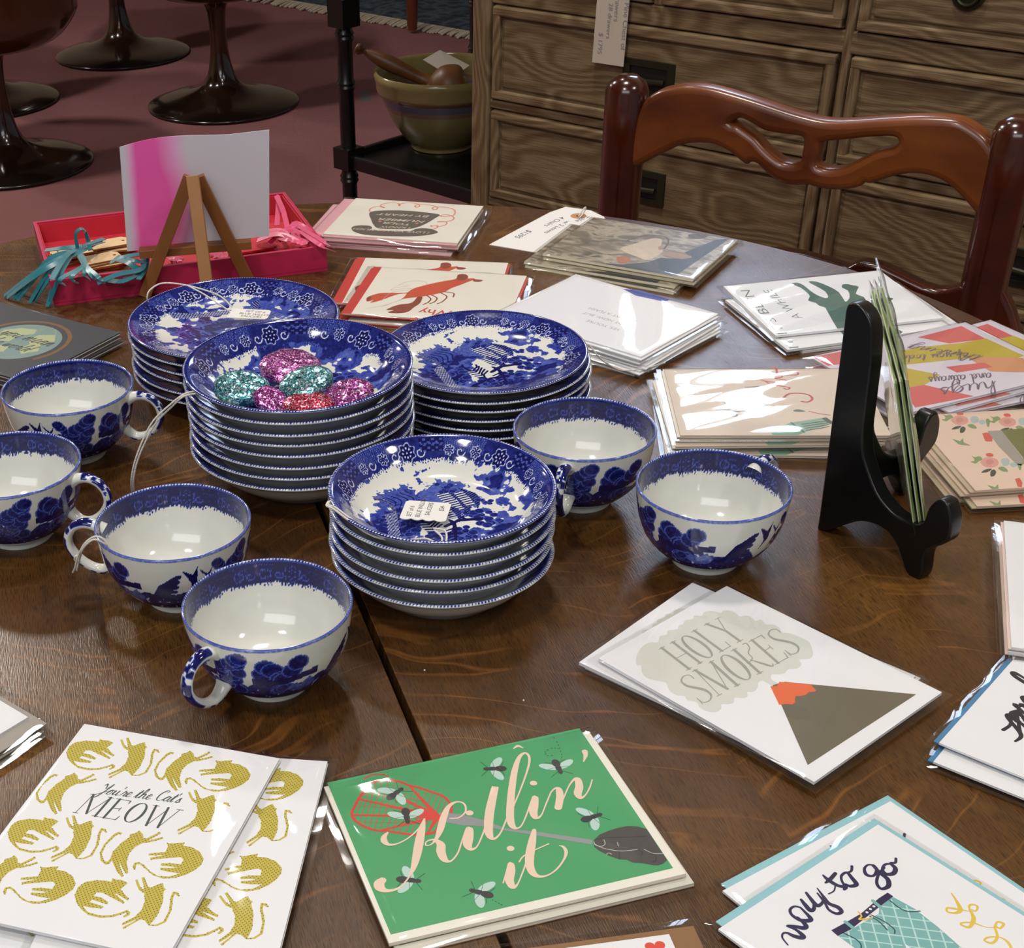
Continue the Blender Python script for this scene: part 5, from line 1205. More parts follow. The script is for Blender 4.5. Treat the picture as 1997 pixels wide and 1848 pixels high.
# --- lobster card
REDE = mat('red_envelope', '#c43a30', .55); LOB = mat('lobster_print', '#c85236', .5, var=.15, vscale=150); LOBD = mat('lobster_dark_print', '#8d4430', .5, var=.2, vscale=200); LOBL = mat('feeler_print', '#bda6b0', .5)
frX = Frame(A5-.004, A4, 3*TH, TR=(663, 616), BR=(754, 514), BL=(1004.8, 535))
cx = lambda pts: crop(640, 500, 5.397, pts)
def lobster(b, z):
    L = frX.LL
    def sh(pts, m, n=3): b.flat([smooth_pts(L(cx(pts)), n, True).tolist()], z + (.00002 if m is LOBD else 0), m)
    w_ = .0075; b.flat([[(frX.w/2-w_, -frX.h/2), (frX.w/2, -frX.h/2), (frX.w/2, frX.h/2), (frX.w/2-w_, frX.h/2)]], z, REDE)
    for pts in ([(900,330),(800,330),(700,345),(655,345),(720,320),(850,300)], [(1040,290),(1020,260),(930,250),(820,262),(730,300)], [(780,440),(650,490),(500,525),(400,540)], [(780,445),(680,480),(560,525)], [(900,340),(760,355),(650,380),(560,460)]): b.stroke([q + (.0005,) for q in L(cx(pts))], z, LOBL, 4)
    sh([(770,440),(800,420),(840,370),(900,330),(1000,300),(1060,285),(1200,255),(1340,230),(1360,190),(1400,178),(1450,182),(1475,205),(1470,225),(1530,222),(1540,235),(1460,265),(1400,290),(1300,325),(1230,365),(1150,385),(1050,405),(950,420),(850,430)], LOB)
    sh([(1355,225),(1365,190),(1400,178),(1445,182),(1470,205),(1440,240),(1380,245)], LOBD); sh([(1530,235),(1580,235),(1630,245),(1590,260),(1530,255)], LOBD)
    sh([(840,372),(760,378),(640,375),(540,380),(450,405),(405,430),(405,465),(440,462),(480,450),(440,478),(500,470),(580,445),(660,415),(740,390),(840,380)], LOB); sh([(405,430),(450,408),(445,440),(415,466)], LOBD)
    sh([(940,420),(990,418),(985,450),(960,490),(900,530),(850,570),(780,588),(690,590),(625,580),(700,555),(610,558),(680,520),(770,495),(850,488),(900,465)], LOBD); sh([(700,545),(770,505),(850,495),(870,520),(830,560),(760,582),(680,582)], LOB)
    for pts in ([(1040,405),(1080,440),(1050,480)], [(1050,478),(1000,498)], [(1090,400),(1145,430),(1120,470),(1070,490)], [(1180,375),(1250,415),(1200,470),(1150,490)], [(1220,365),(1320,380),(1315,420)]): b.stroke([q + (.0013,) for q in L(cx(pts))], z, LOBD, 4)
    p, q = frX.L((835, 605)), frX.L((750, 600)); an = math.atan2(q[1]-p[1], q[0]-p[0])
    x, y = frX.L(cx([(1140, 575)])[0]); put_text(b, "Why", x-.016, y-.004, .0155, z, LOB, 0., 0, .012); x, y = frX.L(cx([(930, 650)])[0]); put_text(b, "are", x-.014, y-.004, .0155, z, LOB, 0., 0, .012)
lobm = card_mesh('lobster_card', A5-.004, A4, CREAM, lobster)
fX2 = Frame(A5-.004, A4, 2*TH, BR=(712, 501), TR=(646, 572)); fX2.rz = frX.rz; fX2 = fX2.shift(0, 0, .06); 
pile(frX, 3, 'white card with a red lobster print', REDE, lobm, shifts=[fX2, frX.shift(.001, .004, -.03)], eo=(0, .0005), group='lobster cards')

# --- cat photograph card
PH = NB('fur_photograph'); _tc = PH.n('TexCoord').outputs['Object']
_n = PH.n('TexNoise', Vector=PH.n('Mapping', Vector=_tc, Scale=(1., 2.2, 1.), Rotation=(0, 0, .5)).outputs[0], Scale=34., Detail=6., Distortion=1.2).outputs['Fac']
PH.put(PH.b, 'Base Color', PH.ramp(_n, [(.30, '#4a4238'), (.46, '#857a68'), (.58, '#b5a894'), (.72, '#5d5446')])); PH.put(PH.b, 'Roughness', .35)
PAWL = mat('pale_fur_print', '#c9b8a2', .4, var=.12, vscale=120); EARP = mat('ear_print', '#a58470', .4, var=.1); DKP = mat('photo_dark', '#2e3230', .35, var=.1)
frD = Frame(A5, A4, 3*TH+.001, TL=(1304.6, 551), TR=(1051, 512), BR=(1208, 425), BL=(1434.5, 452.6))
cd = lambda pts: crop(1040, 400, 4.755, pts)
def dogcard(b, z):
    L = frD.LL; w2, h2 = frD.w/2, frD.h/2
    b.flat([[(-w2, -h2), (w2, -h2), (w2, h2), (-w2, h2)]], z, PH.m)
    cl = lambda P: [(max(-w2, min(w2, p[0])), max(-h2, min(h2, p[1]))) for p in P]
    b.flat([cl(L(cd([(1880,270),(1700,330),(1500,410),(1400,450),(1470,490),(1380,510),(1180,500),(1060,540),(830,560),(600,560),(1250,690),(1290,690)])))], z+.00002, DKP)
    b.flat([cl(smooth_pts(L(cd([(810,410),(900,380),(1000,350),(1100,320),(1190,330),(1180,400),(1200,440),(1150,480),(1060,520),(960,490),(860,450)])), 4, True).tolist())], z+.00003, PAWL)
    b.flat([cl(smooth_pts(L(cd([(1180,455),(1280,445),(1400,465),(1470,495),(1380,508),(1260,490)])), 4, True).tolist())], z+.00004, EARP)
    b.flat([cl(smooth_pts(L(cd([(1440,285),(1530,278),(1620,300),(1540,325),(1450,315)])), 4, True).tolist())], z+.00004, mat('shadow_fur_print', '#5f5048', .4))
    b.flat([cl(smooth_pts(L(cd([(770,500),(830,485),(900,500),(870,545),(790,550)])), 4, True).tolist())], z+.00004, mat('orange_fur_print', '#a8663c', .4))
    b.flat([cl(smooth_pts(L(cd([(1160,400),(1190,390),(1195,420),(1165,425)])), 4, True).tolist())], z+.00005, EARP)
    b.stroke([q + (.0016,) for q in L(cd([(870,340),(1000,300),(1120,290),(1230,310),(1250,360),(1210,420)]))], z+.00005, mat('shadow_fur_print', '#5f5048', .4), 5)
pile(frD, 4, 'card with a close photograph of pale fur and ears', mat('ivory_envelope', '#cfc6a8', .6), card_mesh('photo_card', A5, A4, CREAM, dogcard), shifts=[(-.001, .001, .01), (.014, .010, .03), (.010, .014, -.01)], eo=(.0, .001), group='fur photograph cards')

# --- small-type white cards
BL = mat('blue_corner_print', '#3f4fa0', .5); LIL = mat('lilac_edge_envelope', '#8f8dc0', .6)
frY = Frame(A5, A4, 5*TH, BR=(1165, 545), BL=(1402, 610)); frY.c = atz((1402, 610), 5*TH)[:2] - frY.R @ np.array([-A5/2, -A4/2])
def hot(b, z):
    p, q = frY.L((1245, 640)), frY.L((1175, 625))
    for i, (s, px) in enumerate((("YES, YOU'RE", (1212, 641)), ("HOT NOW. BUT", (1228, 632)), ("IT'S JUST A FLASH", (1243, 624)))):
        x, y = frY.L(px); put_text(b, s, x, y, .0058, z, GREYINK, 0.0, 0, .004)
    b.flat([frY.LL([(1215, 562), (1250, 565), (1308, 583), (1296, 587), (1240, 575)])], z, BL)
pile(frY, 5, 'white card with tiny grey type and blue corner mark', WHITE, card_mesh('small_type_card', A5, A4, WHITE, hot), shifts=[(.001, .002, .01), (-.004, .003, .03), (-.006, .005, -.03), (.004, .008, .04)], eo=(-.002, .003), group='small-type white cards')

# --- cactus card
CAC = mat('cactus_print', '#39614c', .5, var=.08, vscale=60); GINK = mat('small_letter_print', '#5a6a60', .5)
frG = Frame(A4, A5, 3*TH, TR=(1406, 556.4), BR=(1718, 526.5), TL=(1515, 652))
ce = lambda pts: crop(1400, 380, 3.345, pts)
def cactus(b, z):
    L = frG.LL; w2, h2 = frG.w/2-.0004, frG.h/2-.0004; cl = lambda P: [(max(-w2, min(w2, p[0])), max(-h2, min(h2, p[1]))) for p in P]
    b.flat([cl(smooth_pts(L(ce([(480,575),(520,568),(560,585),(610,625),(650,650),(700,668),(720,660),(700,625),(640,590),(590,562),(640,560),(720,590),(790,630),(830,690),(850,680),(860,660),(850,620),(810,600),(815,580),(850,578),(880,585),(920,595),(900,640),(950,660),(965,690),(930,720),(700,730),(640,700),(590,685),(600,660),(590,640),(540,600)])), 2, True).tolist())], z, CAC)
    b.flat([cl(L(ce([(700,728),(930,718),(1000,740),(1080,780),(1150,820),(1140,840),(1060,850),(780,868),(745,810)])))], z+.00001, CAC)
    b.flat([cl(smooth_pts(L(ce([(1020,690),(1060,672),(1110,665),(1145,672),(1120,690),(1120,705),(1060,700)])), 3, True).tolist())], z, CAC)
    for s, a, c_ in (("IT'S BEEN", (460, 905), (205, 615)), ('A WHILE', (560, 800), (350, 612))):
        p, q = frG.L(ce([a])[0]), frG.L(ce([c_])[0]); v, f = text_geo(s); wid = max(x for x, y in v); an = math.atan2(q[1]-p[1], q[0]-p[0]); ln = math.hypot(q[0]-p[0], q[1]-p[1])
        put_text(b, s, p[0], p[1], .0115, z, GINK, an, 0, -.012, xs=ln/(wid*.0115))
cacm = card_mesh('cactus_card', A4, A5, WHITE, cactus)
fG2 = Frame(A4, A5, 2*TH, TR=(1404, 583), TL=(1528.5, 683.4)); fG2 = fG2.shift(0, -.004)
pile(frG, 3, "IT'S BEEN A WHILE card with a green cactus", WHITE, cacm, shifts=[fG2, fG2.shift(-.002, -.014, -.02)], group='cactus cards')

# --- pink and yellow striped card
PK = mat('coral_stripe_print', '#c9605e', .5, var=.03); YE = mat('yellow_stripe_print', '#b7a436', .5, var=.03); LV = mat('lavender_card', '#cfc9d6', .5, var=.01); PEA = mat('peach_stripe_print', '#c98f68', .5, var=.03)
frP = Frame(A5+.01, A4, 4*TH, TR=(1587, 694), TL=(1775, 797)); frP = Frame(A4, A5+.006, 4*TH, TR=(1587, 692), BR=(1872, 634), TL=(1775, 797.7))
cp = lambda pts: crop(1560, 620, 4.57, pts)
def stripes(b, z):
    L = frP.LL; w2, h2 = frP.w/2-.0003, frP.h/2-.0003
    for pts, m in (([(120,340),(390,290),(390,400),(250,420)], PK), ([(1050,165),(1440,65),(1660,180),(1330,220),(1180,190)], PK), ([(820,300),(1100,250),(1440,215),(1660,175),(2000,330),(1900,360),(1500,350),(850,420)], YE),
                   ([(1500,350),(1700,340),(1990,350),(2100,480),(1700,470)], PEA), ([(850,420),(1250,500),(1110,590),(890,620)], YE), ([(890,625),(1110,590),(1550,690),(1030,790)], PK), ([(1300,430),(1640,390),(1720,430),(1400,480)], PK)):
        P = clip_convex([tuple(p[:2]) for p in L(cp(pts))], (-w2, -h2), (w2, h2))
        if len(P) > 2: b.flat([P], z, m); z += .00001
    for s, a, c_, h in (('thinking', (1640, 330), (1000, 230), .0075), ('of you today', (1500, 300), (830, 330), .0065), ('and always', (1700, 480), (1140, 520), .0075), ('hugs', (1740, 550), (1130, 630), .010)):
        p, q = frP.L(cp([a])[0]), frP.L(cp([c_])[0]); an = math.pi/2*0 + math.atan2(q[1]-p[1], q[0]-p[0])
        tot = sum(CUR[k][0] for k in s); ln = math.hypot(q[0]-p[0], q[1]-p[1]); cursive(b, s, p[0], p[1], h, z+.00002, mat('pen_line_print', '#6a5a6c', .5), an, .09, min(1.3, ln/(tot*h)))
pile(frP, 4, 'coral and yellow striped card with looping script', WHITE, card_mesh('striped_card', frP.w, frP.h, LV, stripes), shifts=[frP.shift(-.004, -.028, .05), frP.shift(-.012, -.02, -.06), (.001, .003, .02)], eo=(.0, .001), group='coral striped cards')

# --- congratulations card
REDL = mat('red_script_print', '#b9584e', .5); GRL = mat('grey_script_print', '#6f7472', .5); MINT = mat('mint_print', '#7fa890', .5, var=.03); DMI = mat('dark_mint_print', '#4a5f58', .5)
frT = Frame(A4, A5, 4*TH+.001, TR=(1323, 698), BR=(1609, 712.5), BL=(1722.7, 872), TL=(1381.8, 872.8))
cg = lambda pts: crop(1290, 690, 5.706, pts)
def congrats(b, z):
    L = frT.LL; st = lambda pts, m, w_: b.stroke([q + (w_,) for q in L(cg(pts))], z, m, 5)
    st([(945,690),(990,712),(1060,712),(1095,690),(1060,660),(980,650),(850,655),(700,665)], GRL, .0014); st([(770,705),(820,710),(835,690),(780,665)], GRL, .0012); st([(700,635),(650,625),(655,605),(710,600),(765,620),(740,638),(700,635)], GRL, .0012); st([(600,545),(680,548),(715,575)], GRL, .0011)
    for q in ((840, 520), (830, 482), (910, 422), (930, 385)): st([q, (q[0]+80, q[1]-2), (q[0]+150, q[1]-8)], GRL, .0011)
    st([(910,605),(1040,598),(1160,580)], GRL, .0011)
    st([(1560,545),(1620,552),(1675,520),(1640,475),(1540,455),(1420,460),(1360,500)], REDL, .0017); st([(1360,400),(1400,410),(1420,390),(1300,370),(1200,345),(1160,325)], REDL, .0014)
    st([(1060,310),(1090,300),(1160,320),(1300,335),(1375,330),(1370,305),(1260,290),(1330,275),(1335,258),(1260,262),(1180,290)], REDL, .0014)
    st([(1140,215),(1200,240),(1300,240),(1400,250),(1500,250),(1515,225),(1440,208),(1340,212),(1290,240),(1270,170),(1220,165)], REDL, .0016)
    kc = lambda P: clip_convex([tuple(p[:2]) for p in L(cg(P))], (-frT.w/2+.0005, -frT.h/2+.0005), (frT.w/2-.0005, frT.h/2-.0005))
    b.flat([kc([(1200,875),(1440,780),(1585,890),(1380,978),(1290,978)])], z, MINT); b.flat([kc([(1440,780),(1830,722),(1910,790),(1585,890)])], z+.00001, mat('light_mint_print', '#8eae9c', .5))
    b.flat([kc([(1780,732),(1830,722),(1910,775),(1890,798),(1840,780)])], z+.00002, DMI); b.stroke([q + (.0012,) for q in L(cg([(1440,780),(1510,830),(1585,890)]))], z+.00002, DMI, 2)
    for i in range(4): b.stroke([q + (.0011,) for q in L(cg([(1560+18*i, 800+22*i), (1700+20*i, 780+22*i), (1830+10*i, 765+20*i)]))], z+.00002, DMI, 2)
    b.stroke([q + (.001,) for q in L(cg([(1640,655),(1750,680),(1870,698)]))], z, REDL, 2); b.flat([smooth_pts(L(cg([(1465,645),(1520,632),(1600,655),(1540,662),(1480,658)])), 3, True).tolist()], z, GRL)
pile(frT, 5, 'cream card with red and grey script and mint box', CREAM, card_mesh('script_card', A4, A5, BUFF, congrats), shifts=[(.0, .001, .01), (-.004, .005, .03), (.003, .004, .05), (-.008, .006, -.03)], eo=(0, .002), group='cream script cards')

# --- floral card
FLC = mat('blush_card', '#d9bfad', .5, var=.01); ROSE = mat('rose_print', '#cf968a', .5, var=.08, vscale=200); RDF = mat('red_flower_print', '#c95a4e', .5); LEAF = mat('leaf_print', '#7f9464', .5, var=.1); DLF = mat('dark_leaf_print', '#3c4a3c', .5); BLF = mat('pale_blue_flower_print', '#a3b4b4', .5, var=.05); STN = mat('stone_print', '#99928a', .5, var=.06); MOS = mat('moss_print', '#6d7040', .5, var=.25, vscale=90)
frF = Frame(A4, A5, 4*TH, TR=(1821, 799), TL=(1927, 952)); frF = Frame(A4, A5, 4*TH, TR=(1821, 799), TL=(1927, 952), BR=(2100, 798))
cf = lambda pts: crop(1800, 780, 8.8, pts)
def floral(b, z):
    w2, h2 = frF.w/2-.0003, frF.h/2-.0003
    base = frF.L(cf([(640, 340)])[0])
    sx = lambda q: np.array(frF.L(cf([q])[0])) - np.array(base)
    def bunch(dx, dy, zz):
        def F(pts, m, k=0):
            P = smooth_pts([(base[0] + sx(q)[0] + dx, base[1] + sx(q)[1] + dy) for q in pts], 3, True).tolist()
            P = clip_convex(P, (-w2, -h2), (w2, h2))
            if len(P) > 2: b.flat([P], zz + k*.00001, m)
        F([(480,330),(540,270),(640,250),(760,290),(770,370),(680,410),(560,400)], ROSE); F([(580,300),(660,285),(700,330),(640,370),(580,350)], mat('rose_shade_print', '#c3847a', .5), 1)
        F([(340,230),(380,270),(380,310),(320,320),(400,350),(450,320),(520,280),(470,235),(400,250)], LEAF); F([(575,200),(640,185),(690,205),(690,240),(600,240)], RDF)
        F([(820,290),(900,260),(960,300),(940,370),(850,380)], BLF); F([(960,350),(1040,330),(1080,380),(1000,405)], BLF); F([(490,490),(560,440),(665,430),(600,480)], DLF); F([(635,520),(650,460),(700,440),(735,480),(700,540),(650,550)], DLF)
        F([(765,420),(820,395),(880,410),(930,470),(840,470)], LEAF); F([(1080,330),(1120,305),(1155,350),(1130,450),(1100,420)], LEAF)
    for q in ((0, 0), (515, 725), (820, 30), (1300, 760)): d = sx((640+q[0], 340+q[1])); bunch(d[0], d[1], z)
    L = frF.LL
    def G(pts, m, k=3):
        P = clip_convex([tuple(p[:2]) for p in L(cf(pts))], (-w2, -h2), (w2, h2))
        if len(P) > 2: b.flat([P], z + k*.00001, m)
    G([(1110,520),(1350,505),(1730,1000),(1700,1080),(1600,1080),(1300,780)], STN); G([(1350,505),(1760,470),(2100,600),(2100,1000),(1740,1000)], MOS)
    for q in ((1080, 620), (1640, 1400), (1130, 620)): G([(q[0]-60, q[1]-60), (q[0]+20, q[1]-80), (q[0]+70, q[1]), (q[0]+60, q[1]+80), (q[0]-10, q[1]+70)], RDF, 2)
    for q in ((500, 650), (1100, 1440)): G([(q[0], q[1]), (q[0]+140, q[1]+40), (q[0]+190, q[1]-10), (q[0]+200, q[1]+60), (q[0]+330, q[1]+120), (q[0]+200, q[1]+110), (q[0]+120, q[1]+100)], LEAF, 2)
pile(frF, 4, 'blush card with roses around a mossy stone urn', mat('sand_envelope', '#b8a88f', .6), card_mesh('floral_card', frF.w, frF.h, FLC, floral), shifts=[frF.shift(.0015, .006, .01), frF.shift(-.012, .001, -.02), frF.shift(.003, .010, .0)], eo=(0, .003), group='rose-printed cards')

# --- plain white cards with pink envelopes at the edge
PALEP = mat('pale_pink_envelope', '#e2c9c0', .6)
frE = Frame(A4, A5, 5*TH, TL=(1958, 1013), BL=(1972, 1192)); frE.c = atz((1958, 1013), 5*TH)[:2] - frE.R @ np.array([-A4/2, A5/2])
frE.rz = math.atan2(*(atz((1958, 1013), 5*TH)[:2] - atz((1969, 1192), 5*TH)[:2])[::-1]) - math.pi/2; frE = frE.shift(); frE.c = atz((1958, 1013), 5*TH)[:2] - frE.R @ np.array([-A4/2, A5/2])
pile(frE, 5, 'plain white card with a pale pink envelope', PALEP, card_mesh('white_blank_card', A4, A5, WHITE), shifts=[(-.001, -.001, .0), (.001, -.003, .01), (.003, -.005, -.01), (.005, -.006, .01)], eo=(-.0015, 0), group='plain cards in pale pink envelopes')

# ------------------------------------------------------------------ pink tray with gift tags and ribbons
TRAYP = mat('pink_tray_paper', '#b51d48', .5, var=.08, vscale=90); TRAYR = mat('red_tray_lining', '#c32638', .6, var=.08, vscale=60)
ta = math.atan2(1.265-1.205, -.015+.251); t0 = np.array([-.251, 1.205]); tx = np.array([math.cos(ta), math.sin(ta)]); ty = np.array([-tx[1], tx[0]]); TWd, TDp = .243, .162
tr = empty('paper_tray', 'shallow hot pink tray with a red lining behind the small wooden easel', 'tray', (t0[0], t0[1], T), ta)
m_ = MB(); m_.box((0, 0, 0), (TWd, TDp, .0022), TRAYP); m_.build('base', tr)
m_ = MB(); m_.prism([[(0, 0), (TWd, 0), (TWd, TDp), (0, TDp)], [(.0035, .0035), (TWd-.0035, .0035), (TWd-.0035, TDp-.0035), (.0035, TDp-.0035)]], .0022, .0225, TRAYP); m_.build('rim', tr, bevel=.0005)
m_ = MB(); m_.prism([[(.0035, .0035), (TWd-.0035, .0035), (TWd-.0035, TDp-.0035), (.0035, TDp-.0035)], [(.0045, .0045), (TWd-.0045, .0045), (TWd-.0045, TDp-.0045), (.0045, TDp-.0045)]], .0023, .0205, TRAYR)
m_.box((.0045, .0045, .0023), (TWd-.0045, TDp-.0045, .003), TRAYR); m_.build('lining', tr)
def tl(u, v, z): p = t0 + tx*u*TWd + ty*v*TDp; return (p[0], p[1], T+z)
PLY = mat('pale_plywood', '#d9b98c', .6, var=.12, vscale=50); PLYE = mat('burnt_ply_edge', '#8a5a2c', .7, var=.15, vscale=90); REDC = mat('red_card', '#c22338', .6)
def gift_tag(u, v, z, rz, m, label, w=.036, h=.022, cat='tag', grp='wooden gift tags in the pink tray', tilt=0.):
    b = MB(); P = [(-w/2, -h/2), (w/2-.004, -h/2), (w/2, -h/2+.004), (w/2, h/2-.004), (w/2-.004, h/2), (-w/2, h/2)]
    hole = [(w/2-.005+.0016*math.cos(a), .0016*math.sin(a)) for a in np.linspace(0, 2*math.pi, 12, endpoint=False)]
    b.prism([P, hole], 0, .0016, PLYE if m is PLY else m); b.prism([[(p[0]*.985, p[1]*.985) for p in P], hole], .0016, .00172, m)
    o = b.build('gift_tag'); o.location = tl(u, v, z); o.rotation_euler = (tilt, 0, ta + rz); tag(o, label, cat, grp)
piles = [(.12, .60, 6, 'flat pile nearest the tray corner'), (.27, .62, 7, 'pile beside the easel card'), (.22, .36, 8, 'pile under the teal ribbons'), (.80, .78, 4, 'pile at the tray far end')]
for u, v, n, wh in piles:
    for i in range(n):
        gift_tag(u + random.uniform(-.02, .02), v + random.uniform(-.03, .03), .0031 + .0018*i, random.uniform(-.25, .35), PLY, 'pale wooden gift tag, %s of the %s' % ((ORT + ['seventh from the top', 'lowest'])[n-1-i], wh))
for i, (u, v, r) in enumerate(((.42, .40, .4), (.55, .35, -.3), (.66, .45, .8), (.78, .42, .1), (.90, .38, -.6), (.48, .7, .5))):
    gift_tag(u, v, .0031 + .0019*(i % 2), r, REDC, 'red card gift tag lying flat in the middle of the pink tray', .04, .026, grp='red gift tags in the pink tray')
TEAL = mat('teal_satin', '#0f6f7c', .32, var=.15, vscale=80, sheen=.5); PINKR = mat('pink_satin', '#d8366c', .35, var=.15, vscale=80, sheen=.4)
def ribbons(name, label, paths, m, w):
    b = MB()
    for p in paths:
        P = [atz(q[:2], q[2]) for q in p]; P = smooth_pts([tuple(a) for a in P], 6)
        b.ribbon([tuple(q) for q in P], w*random.uniform(.8, 1.2), m, side=(random.uniform(-.3, .3), -.5, 1))
    return tag(b.build(name, smooth=50), label, 'ribbon')
tp = []
for i in range(11):
    e = [(8, 577), (14, 580), (26, 583), (34, 585), (42, 570), (58, 590), (65, 588), (92, 598), (50, 560), (30, 570), (95, 596)][i]
    s0 = (195 + random.uniform(-12, 12), 468 + random.uniform(-4, 6)); k_ = (150 + random.uniform(-5, 5), 490 + random.uniform(-4, 4)); md = ((k_[0]+e[0])/2 + random.uniform(-6, 2), (k_[1]+e[1])/2 - 14 + random.uniform(-8, 8))
    tp.append([s0 + (.024,), k_ + (.030,), md + (.026,), e + (.002,)])
for e in ((202, 552), (190, 548), (175, 545), (150, 552), (128, 556)): tp.append([(150, 487, .028), (165, 515, .030), (e[0]-10, e[1]-12, .028), e + (.021,)])
tp += [[(152, 488, .028), (148, 455, .044), (163, 447, .046), (172, 470, .034), (176, 488, .028)], [(88, 488, .026), (120, 484, .030), (160, 480, .030)], [(100, 545, .028), (128, 500, .034), (150, 486, .030)]]
ribbons('ribbon_bundle', 'knotted bundle of teal satin ribbons spilling out of the pink tray', tp, TEAL, .0042)
tp = [[(215, 512, .02), (245, 500, .028), (282, 498, .030), (285, 520, .024), (270, 545, .020)], [(190, 552, .018), (230, 535, .024), (275, 525, .026), (280, 505, .028)], [(222, 505, .022), (250, 512, .028), (275, 535, .022), (240, 545, .018)], [(228, 500, .022), (262, 508, .030), (287, 512, .026)], [(200, 545, .017), (240, 548, .020), (278, 530, .022)]]
ribbons('ribbon_bundle', 'smaller loop of dark teal ribbon against the leg of the wooden easel', tp, TEAL, .0045)
tp = []
for i in range(14):
    a = random.uniform(0, 1); tp.append([(500 + 60*a, 462 + random.uniform(-12, 18), .016), (545 + 30*a, 455 + random.uniform(-14, 14), .026), (585 + random.uniform(-15, 10), 450 + random.uniform(-18, 26), .026), (620 + random.uniform(-40, 10), 465 + random.uniform(-15, 16), .020)])
tp += [[(540, 440, .020), (543, 392, .030), (540, 384, .032), (552, 410, .030), (562, 450, .022)], [(585, 450, .026), (625, 478, .026), (652, 490, .014)], [(580, 440, .026), (630, 470, .028), (648, 482, .016)]]
ribbons('ribbon_bundle', 'tangle of hot pink ribbons at the far end of the tray', tp, PINKR, .0045)
tp = [[(325 + random.uniform(-8, 8), 498, .016), (345 + random.uniform(-12, 12), 505, .024), (335 + random.uniform(-15, 30), 525 + random.uniform(-5, 5), .014)] for _ in range(9)] + [[(405 + random.uniform(-10, 50), 492, .014), (430 + random.uniform(-10, 30), 500, .022), (440 + random.uniform(-20, 30), 515, .013)] for _ in range(8)]
ribbons('ribbon_bundle', 'short pink ribbon strands lying between the easel legs', tp, PINKR, .0035)

# ------------------------------------------------------------------ small wooden easel with a dyed card
EW = mat('oiled_easel_wood', '#8a552a', .45, var=.2, vscale=60)
fL, fR, fB = (Vector(atz(q, 0)) for q in ((277, 578), (489, 556), (411, 612)))
ap = Vector(aty((373, 347), 1.212)); ap2 = Vector(aty((379, 347), 1.214))
fL.z = fR.z = fB.z = T
ez = empty('tabletop_easel', 'small brown wooden easel holding the pink and white card', 'easel', tuple((fL+fR)/2))
def bar(p, q, w, d, name, parent, m=EW, fwd=Vector((0, -1, 0))):
    ax = (q-p).normalized(); sd_ = ax.cross(fwd).normalized(); fw = sd_.cross(ax).normalized(); b = MB(); vs_ = []
    for e in (p, q):
        for a, c_ in ((-1, -1), (1, -1), (1, 1), (-1, 1)): vs_.append(e + sd_*a*w/2 + fw*c_*d/2)
    b.add(vs_, [(0,1,2,3),(7,6,5,4),(0,4,5,1),(1,5,6,2),(2,6,7,3),(3,7,4,0)], m); o = b.build(name, None, bevel=.0006); o.parent = parent; o.matrix_parent_inverse = Matrix.Translation(-parent.location); return o
bar(fL + Vector((.002, 0, 0)), ap + Vector((-.0015, .004, .0)), .0105, .005, 'leg', ez); bar(fR, ap2 + Vector((.0025, .004, 0)), .0105, .005, 'leg', ez)
bar(fB, Vector(aty((375, 342), 1.206)), .0105, .006, 'strut', ez, mat('lit_strut_wood', '#a5713f', .45, var=.15, vscale=60))  # easel wood tinted lighter here, light on the facing strut put into the colour
bar(Vector(aty((272, 493), 1.229)), Vector(aty((490, 474), 1.236)), .007, .012, 'ledge', ez)
def dyed():
    k = NB('dyed_card'); a = k.n('Attribute', _attribute_name='dye').outputs['Fac']; tc = k.n('TexCoord').outputs['Object']
    f = k.math('ADD', a, k.math('MULTIPLY', k.math('SUBTRACT', k.noise(tc, 35., 3.), .5), .16))
    k.put(k.b, 'Base Color', k.ramp(f, [(.02, '#dcd5dd'), (.35, '#f6b4dc'), (.9, '#ff62b6')])); k.put(k.b, 'Roughness', .6); return k.m
c00, c10, c11, c01 = (np.array(q, float) for q in ((248, 490), (525, 460), (525, 253), (233, 287)))
NU, NV = 44, 22; vs_ = []; dye = []
for side in (0, 1):
    for i in range(NV+1):
        for j in range(NU+1):
            u, v = j/NU, i/NV; px = (c00*(1-u) + c10*u)*(1-v) + (c01*(1-u) + c11*u)*v; px = px + np.array([0, -11*math.sin(math.pi*min(1, u*1.35))*v*(1-u)*1.3])
            y = 1.2385 - .013*v + .010*max(0, .35-u)**1.0*v; P = aty(px, y); vs_.append((P[0], P[1] + side*.0006, P[2]))
            d = max(0, min(1, (u-.03)/.08))*max(0, min(1, (.50 + .05*math.sin(v*5)-u)/.24)); dye.append(d)
n1 = (NU+1)*(NV+1); fs = []
for i in range(NV):
    for j in range(NU): a = i*(NU+1)+j; fs += [(a, a+1, a+NU+2, a+NU+1), (n1+a, n1+a+NU+1, n1+a+NU+2, n1+a+1)]
ring = [j for j in range(NU)] + [i*(NU+1)+NU for i in range(NV)] + [NV*(NU+1)+j for j in range(NU, 0, -1)] + [i*(NU+1) for i in range(NV, 0, -1)]
for a, b in zip(ring, ring[1:] + ring[:1]): fs.append((b, a, n1+a, n1+b))
me = bpy.data.meshes.new('dyed_card'); me.from_pydata(vs_, [], fs); me.materials.append(dyed()); me.attributes.new('dye', 'FLOAT', 'POINT').data.foreach_set('value', np.array(dye, np.float32))
tag(link(bpy.data.objects.new('display_card', me)), 'white card dip-dyed hot pink, standing on the small wooden easel', 'card')

